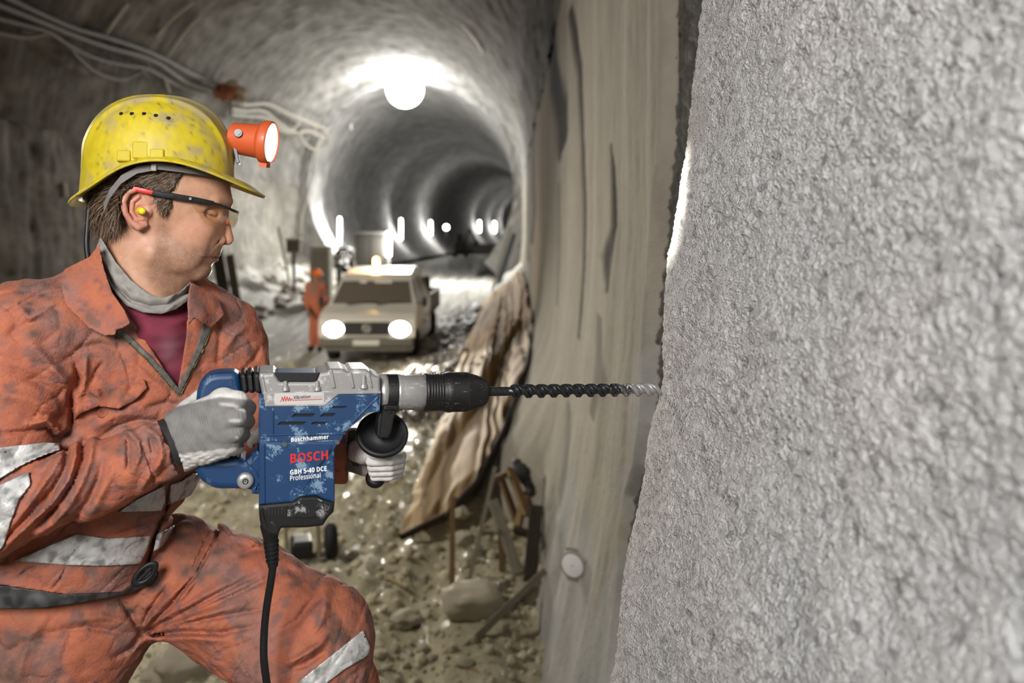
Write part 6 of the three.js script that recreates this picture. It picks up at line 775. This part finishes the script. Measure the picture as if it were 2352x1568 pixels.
// survey target on the smooth wall
{
  let d = 4; for (let i = 0; i < 60; i++) d = lerp(d, xWall(EYE + (CY - 1297) / F * d) * F / (1340 - CX), 0.4);
  const p = W(1340, 1297, d), t = thing('survey_target', 'round white reflector target on a small bracket fixed to the smooth wall', 'target', [p.x - 0.05, p.y, p.z], -0.5), flat = (g) => g.rotateX(Math.PI / 2), m = std(0x9a968c, 0.5, { metalness: 0.2 }), r = 27 * d / F;
  part('back_plate', [flat(lathe([[0.001, -0.006], [r * 1.22, -0.006], [r * 1.22, 0.0], [r, 0.006], [0.001, 0.0]], 36)), box(r * 1.1, r * 0.5, 0.006, -r * 0.1, r * 1.15, -0.004), box(r * 1.1, r * 0.5, 0.006, 0, -r * 1.15, -0.004)], m, t); part('reflector', flat(lathe([[0.001, 0.009], [r * 0.98, 0.007], [r * 0.98, 0.001], [0.001, 0.001]], 36)), std(0xf3f3f3, 0.25), t, 'white reflector disc'); part('centre_mark', flat(lathe([[0.001, 0.0102], [r * 0.06, 0.0102], [r * 0.06, 0.006], [0.001, 0.006]], 12)), darkSteel, t); part('bracket', [beam(V(r * 1.1, -0.005, 0), V(r * 2.9, -0.01, 0.02), 0.014, 0.008), box(0.02, r * 1.2, 0.02, r * 1.3, 0, -0.01), rod(V(r * 0.4, 0, 0), V(r * 0.2, 0, -0.09), 0.01)], m, t);
}
// cables and fittings on the vault, placed where the sight line meets the lining
const onVault = (px, py, inset) => { const R = TC.R - inset, dx = (px - CX) / F, dy = (CY - py) / F, A = dx * dx + dy * dy, oy = EYE - TC.y, ox = -TC.x, B = dx * ox + dy * oy, Cq = ox * ox + oy * oy - R * R; let d = (-B + Math.sqrt(B * B - A * Cq)) / A; if (EYE + dy * d < TC.y) d = (TC.x - R) / dx; d = Math.min(d, 38.6); return V(dx * d, EYE + dy * d, -d); };
{
  const cm = std(0x6f6a60, 0.6), pale = std(0xb5b0a4, 0.6);
  const cable = (label, pts, r, m, inset = 0.2, clips = []) => { const t = thing('cable', label, 'cable'); part('sheath', tube(pts.map(([x, y]) => onVault(x, y, inset)), r, 90, 8), m, t); for (const k of [0.12, 0.37, 0.62, 0.87]) { const i = Math.round(k * (pts.length - 1)), c = onVault(...pts[i], inset), e = onVault(...pts[i], -0.05); part('clip', rod(e, c, 0.02), darkSteel, t); } };
  cable('topmost of the thick grey cables running along the upper left wall', [[10, -8], [27, 0], [83, 27], [166, 63], [245, 86], [315, 109], [371, 133], [444, 172], [474, 182], [500, 195]], 0.062, cm); cable('second thick grey cable, just below the topmost one', [[-20, 5], [0, 13], [83, 46], [166, 80], [249, 109], [315, 126], [358, 143], [428, 189], [500, 208]], 0.062, cm, 0.22);
  cable('third grey cable, sagging slightly under the two thick ones', [[-20, 38], [0, 43], [50, 56], [109, 73], [149, 99], [199, 126], [265, 146], [332, 156], [365, 172], [415, 199], [480, 215]], 0.045, cm, 0.24); cable('short thin cable drooping at the left edge of the picture', [[-20, 73], [0, 76], [33, 83], [66, 85], [109, 76]], 0.04, cm, 0.22); cable('thin cable hanging in a deep loop above the helmet', [[109, 75], [149, 99], [192, 146], [232, 172], [275, 182], [308, 172], [338, 153]], 0.04, cm, 0.22);
  cable('upper pale cable leading from the orange bundle to the far arch', [[530, 232], [560, 240], [613, 239], [663, 262], [746, 295]], 0.075, pale, 0.25); cable('middle pale cable, bent, below the upper pale one', [[530, 250], [557, 255], [604, 255], [647, 288], [680, 305], [713, 302], [746, 318]], 0.07, pale, 0.3); cable('lowest pale cable right behind the cap lamp', [[530, 262], [560, 266], [613, 272], [640, 295], [665, 300], [690, 282]], 0.06, pale, 0.3); cable('pale cable coiled in an open loop at the end of the bundle', [[686, 300], [694, 318], [706, 334], [730, 342], [756, 322], [742, 302], [718, 290]], 0.06, pale, 0.35); cable('thin pale cable hanging straight down the bright left wall', [[728, 318], [722, 381], [708, 440], [694, 500], [690, 540]], 0.05, pale, 0.3);
  const c = onVault(521, 212, 0.5), bundle = thing('cable_bundle', 'rust-orange bundle with ragged pale wrapping hung at the cables', 'bundle', c.toArray()), lump = (r, s) => { const g = mergeVertices(new THREE.IcosahedronGeometry(r, 4)), q = g.attributes.position; for (let i = 0; i < q.count; i++) { const v = V(q.getX(i), q.getY(i), q.getZ(i)), k = 1 + 0.3 * noise(v.x * 4 + s, v.y * 4, v.z * 4) + 0.15 * noise(v.x * 11, v.y * 11 + s, v.z * 11); q.setXYZ(i, v.x * k * 1.1, v.y * k * 0.8, v.z * k * 0.7); } g.computeVertexNormals(); return g; };
  part('wrapped_core', lump(0.36, 2), std(0xb87458, 0.85), bundle, 'rust-orange core'); part('wrapping', [lump(0.26, 9).translate(0.32, 0.02, -0.1), lump(0.2, 17).translate(0.2, 0.25, 0), lump(0.17, 23).translate(0.42, -0.25, 0)], std(0xd9cdbd, 0.9), bundle, 'ragged pale wrapping');
  const drains = [[[292, 8], [268, 40], [242, 78], 'leftmost pale drain strip on the vault above the cables'], [[441, 5], [400, 38], [358, 82], 'middle pale drain strip on the vault above the cables'], [[458, 36], [418, 80], [381, 134], 'pale drain strip ending nearest the two thick cables'], [[378, 176], [382, 192], [389, 213], 'short pale strip hanging above the top of the helmet'], [[146, 420], [148, 436], [149, 452], 'small pale strip on the dark wall left of the helmet'], [[1062, 55], [1088, 84], [1112, 122], 'pale drain strip high on the right side of the vault'], [[806, 284], [806, 290], [808, 298], 'small pale fitting on the arch left of the blazing lamp']];
  for (const [a, b, e, label] of drains) tag(mesh('drain_strip', tube([a, b, e].map((k) => onVault(k[0], k[1], 0.09)), 0.05, 16, 8), std(0xc9c6bd, 0.5)), label, 'strip');
  const p1 = W(1129, 640, 30), q1 = W(1173, 519, 31), p2 = W(1144, 626, 30), q2b = W(1181, 537, 31); p1.y = floorY(p1.x, 30) - 0.05; p2.y = floorY(p2.x, 30) - 0.05;
  tag(mesh('pole', beam(p1, q1, 0.1, 0.1), std(0x9d978a, 0.7)), 'pale pole leaning against the wall behind the tarpaulin', 'pole'); tag(mesh('plank', beam(p2, q2b, 0.2, 0.05), std(0x5e6670, 0.7)), 'blue grey plank leaning beside the pale pole', 'plank');
}
{ // the work platform he stands on, below the picture
  const t = thing('work_platform', 'low plank platform under the worker’s boots', 'platform'), m = std(0x8b7a58, 0.85); for (let i = 0; i < 6; i++) part('plank', box(2.0, 0.045, 0.235, -0.96, 0.8275, -0.62 - 0.24 * i, 0.006), m, t); for (const x of [-1.75, -0.25]) part('trestle', [box(0.07, 0.07, 1.5, x, 0.77, -1.2), ...[-0.6, -1.8].flatMap((z) => [beam(V(x - 0.2, floorY(x, -z) - 0.03, z), V(x, 0.78, z), 0.05, 0.05), beam(V(x + 0.2, floorY(x, -z) - 0.03, z), V(x, 0.78, z), 0.05, 0.05)])], darkSteel, t);
  tag(mesh('wooden_block', box(0.42, 0.32, 0.32, -0.24, 1.01, -1.52, 0.01), std(0x85704c, 0.85)), 'squared timber block under the raised boot', 'block');
}

renderer.render(scene, camera);
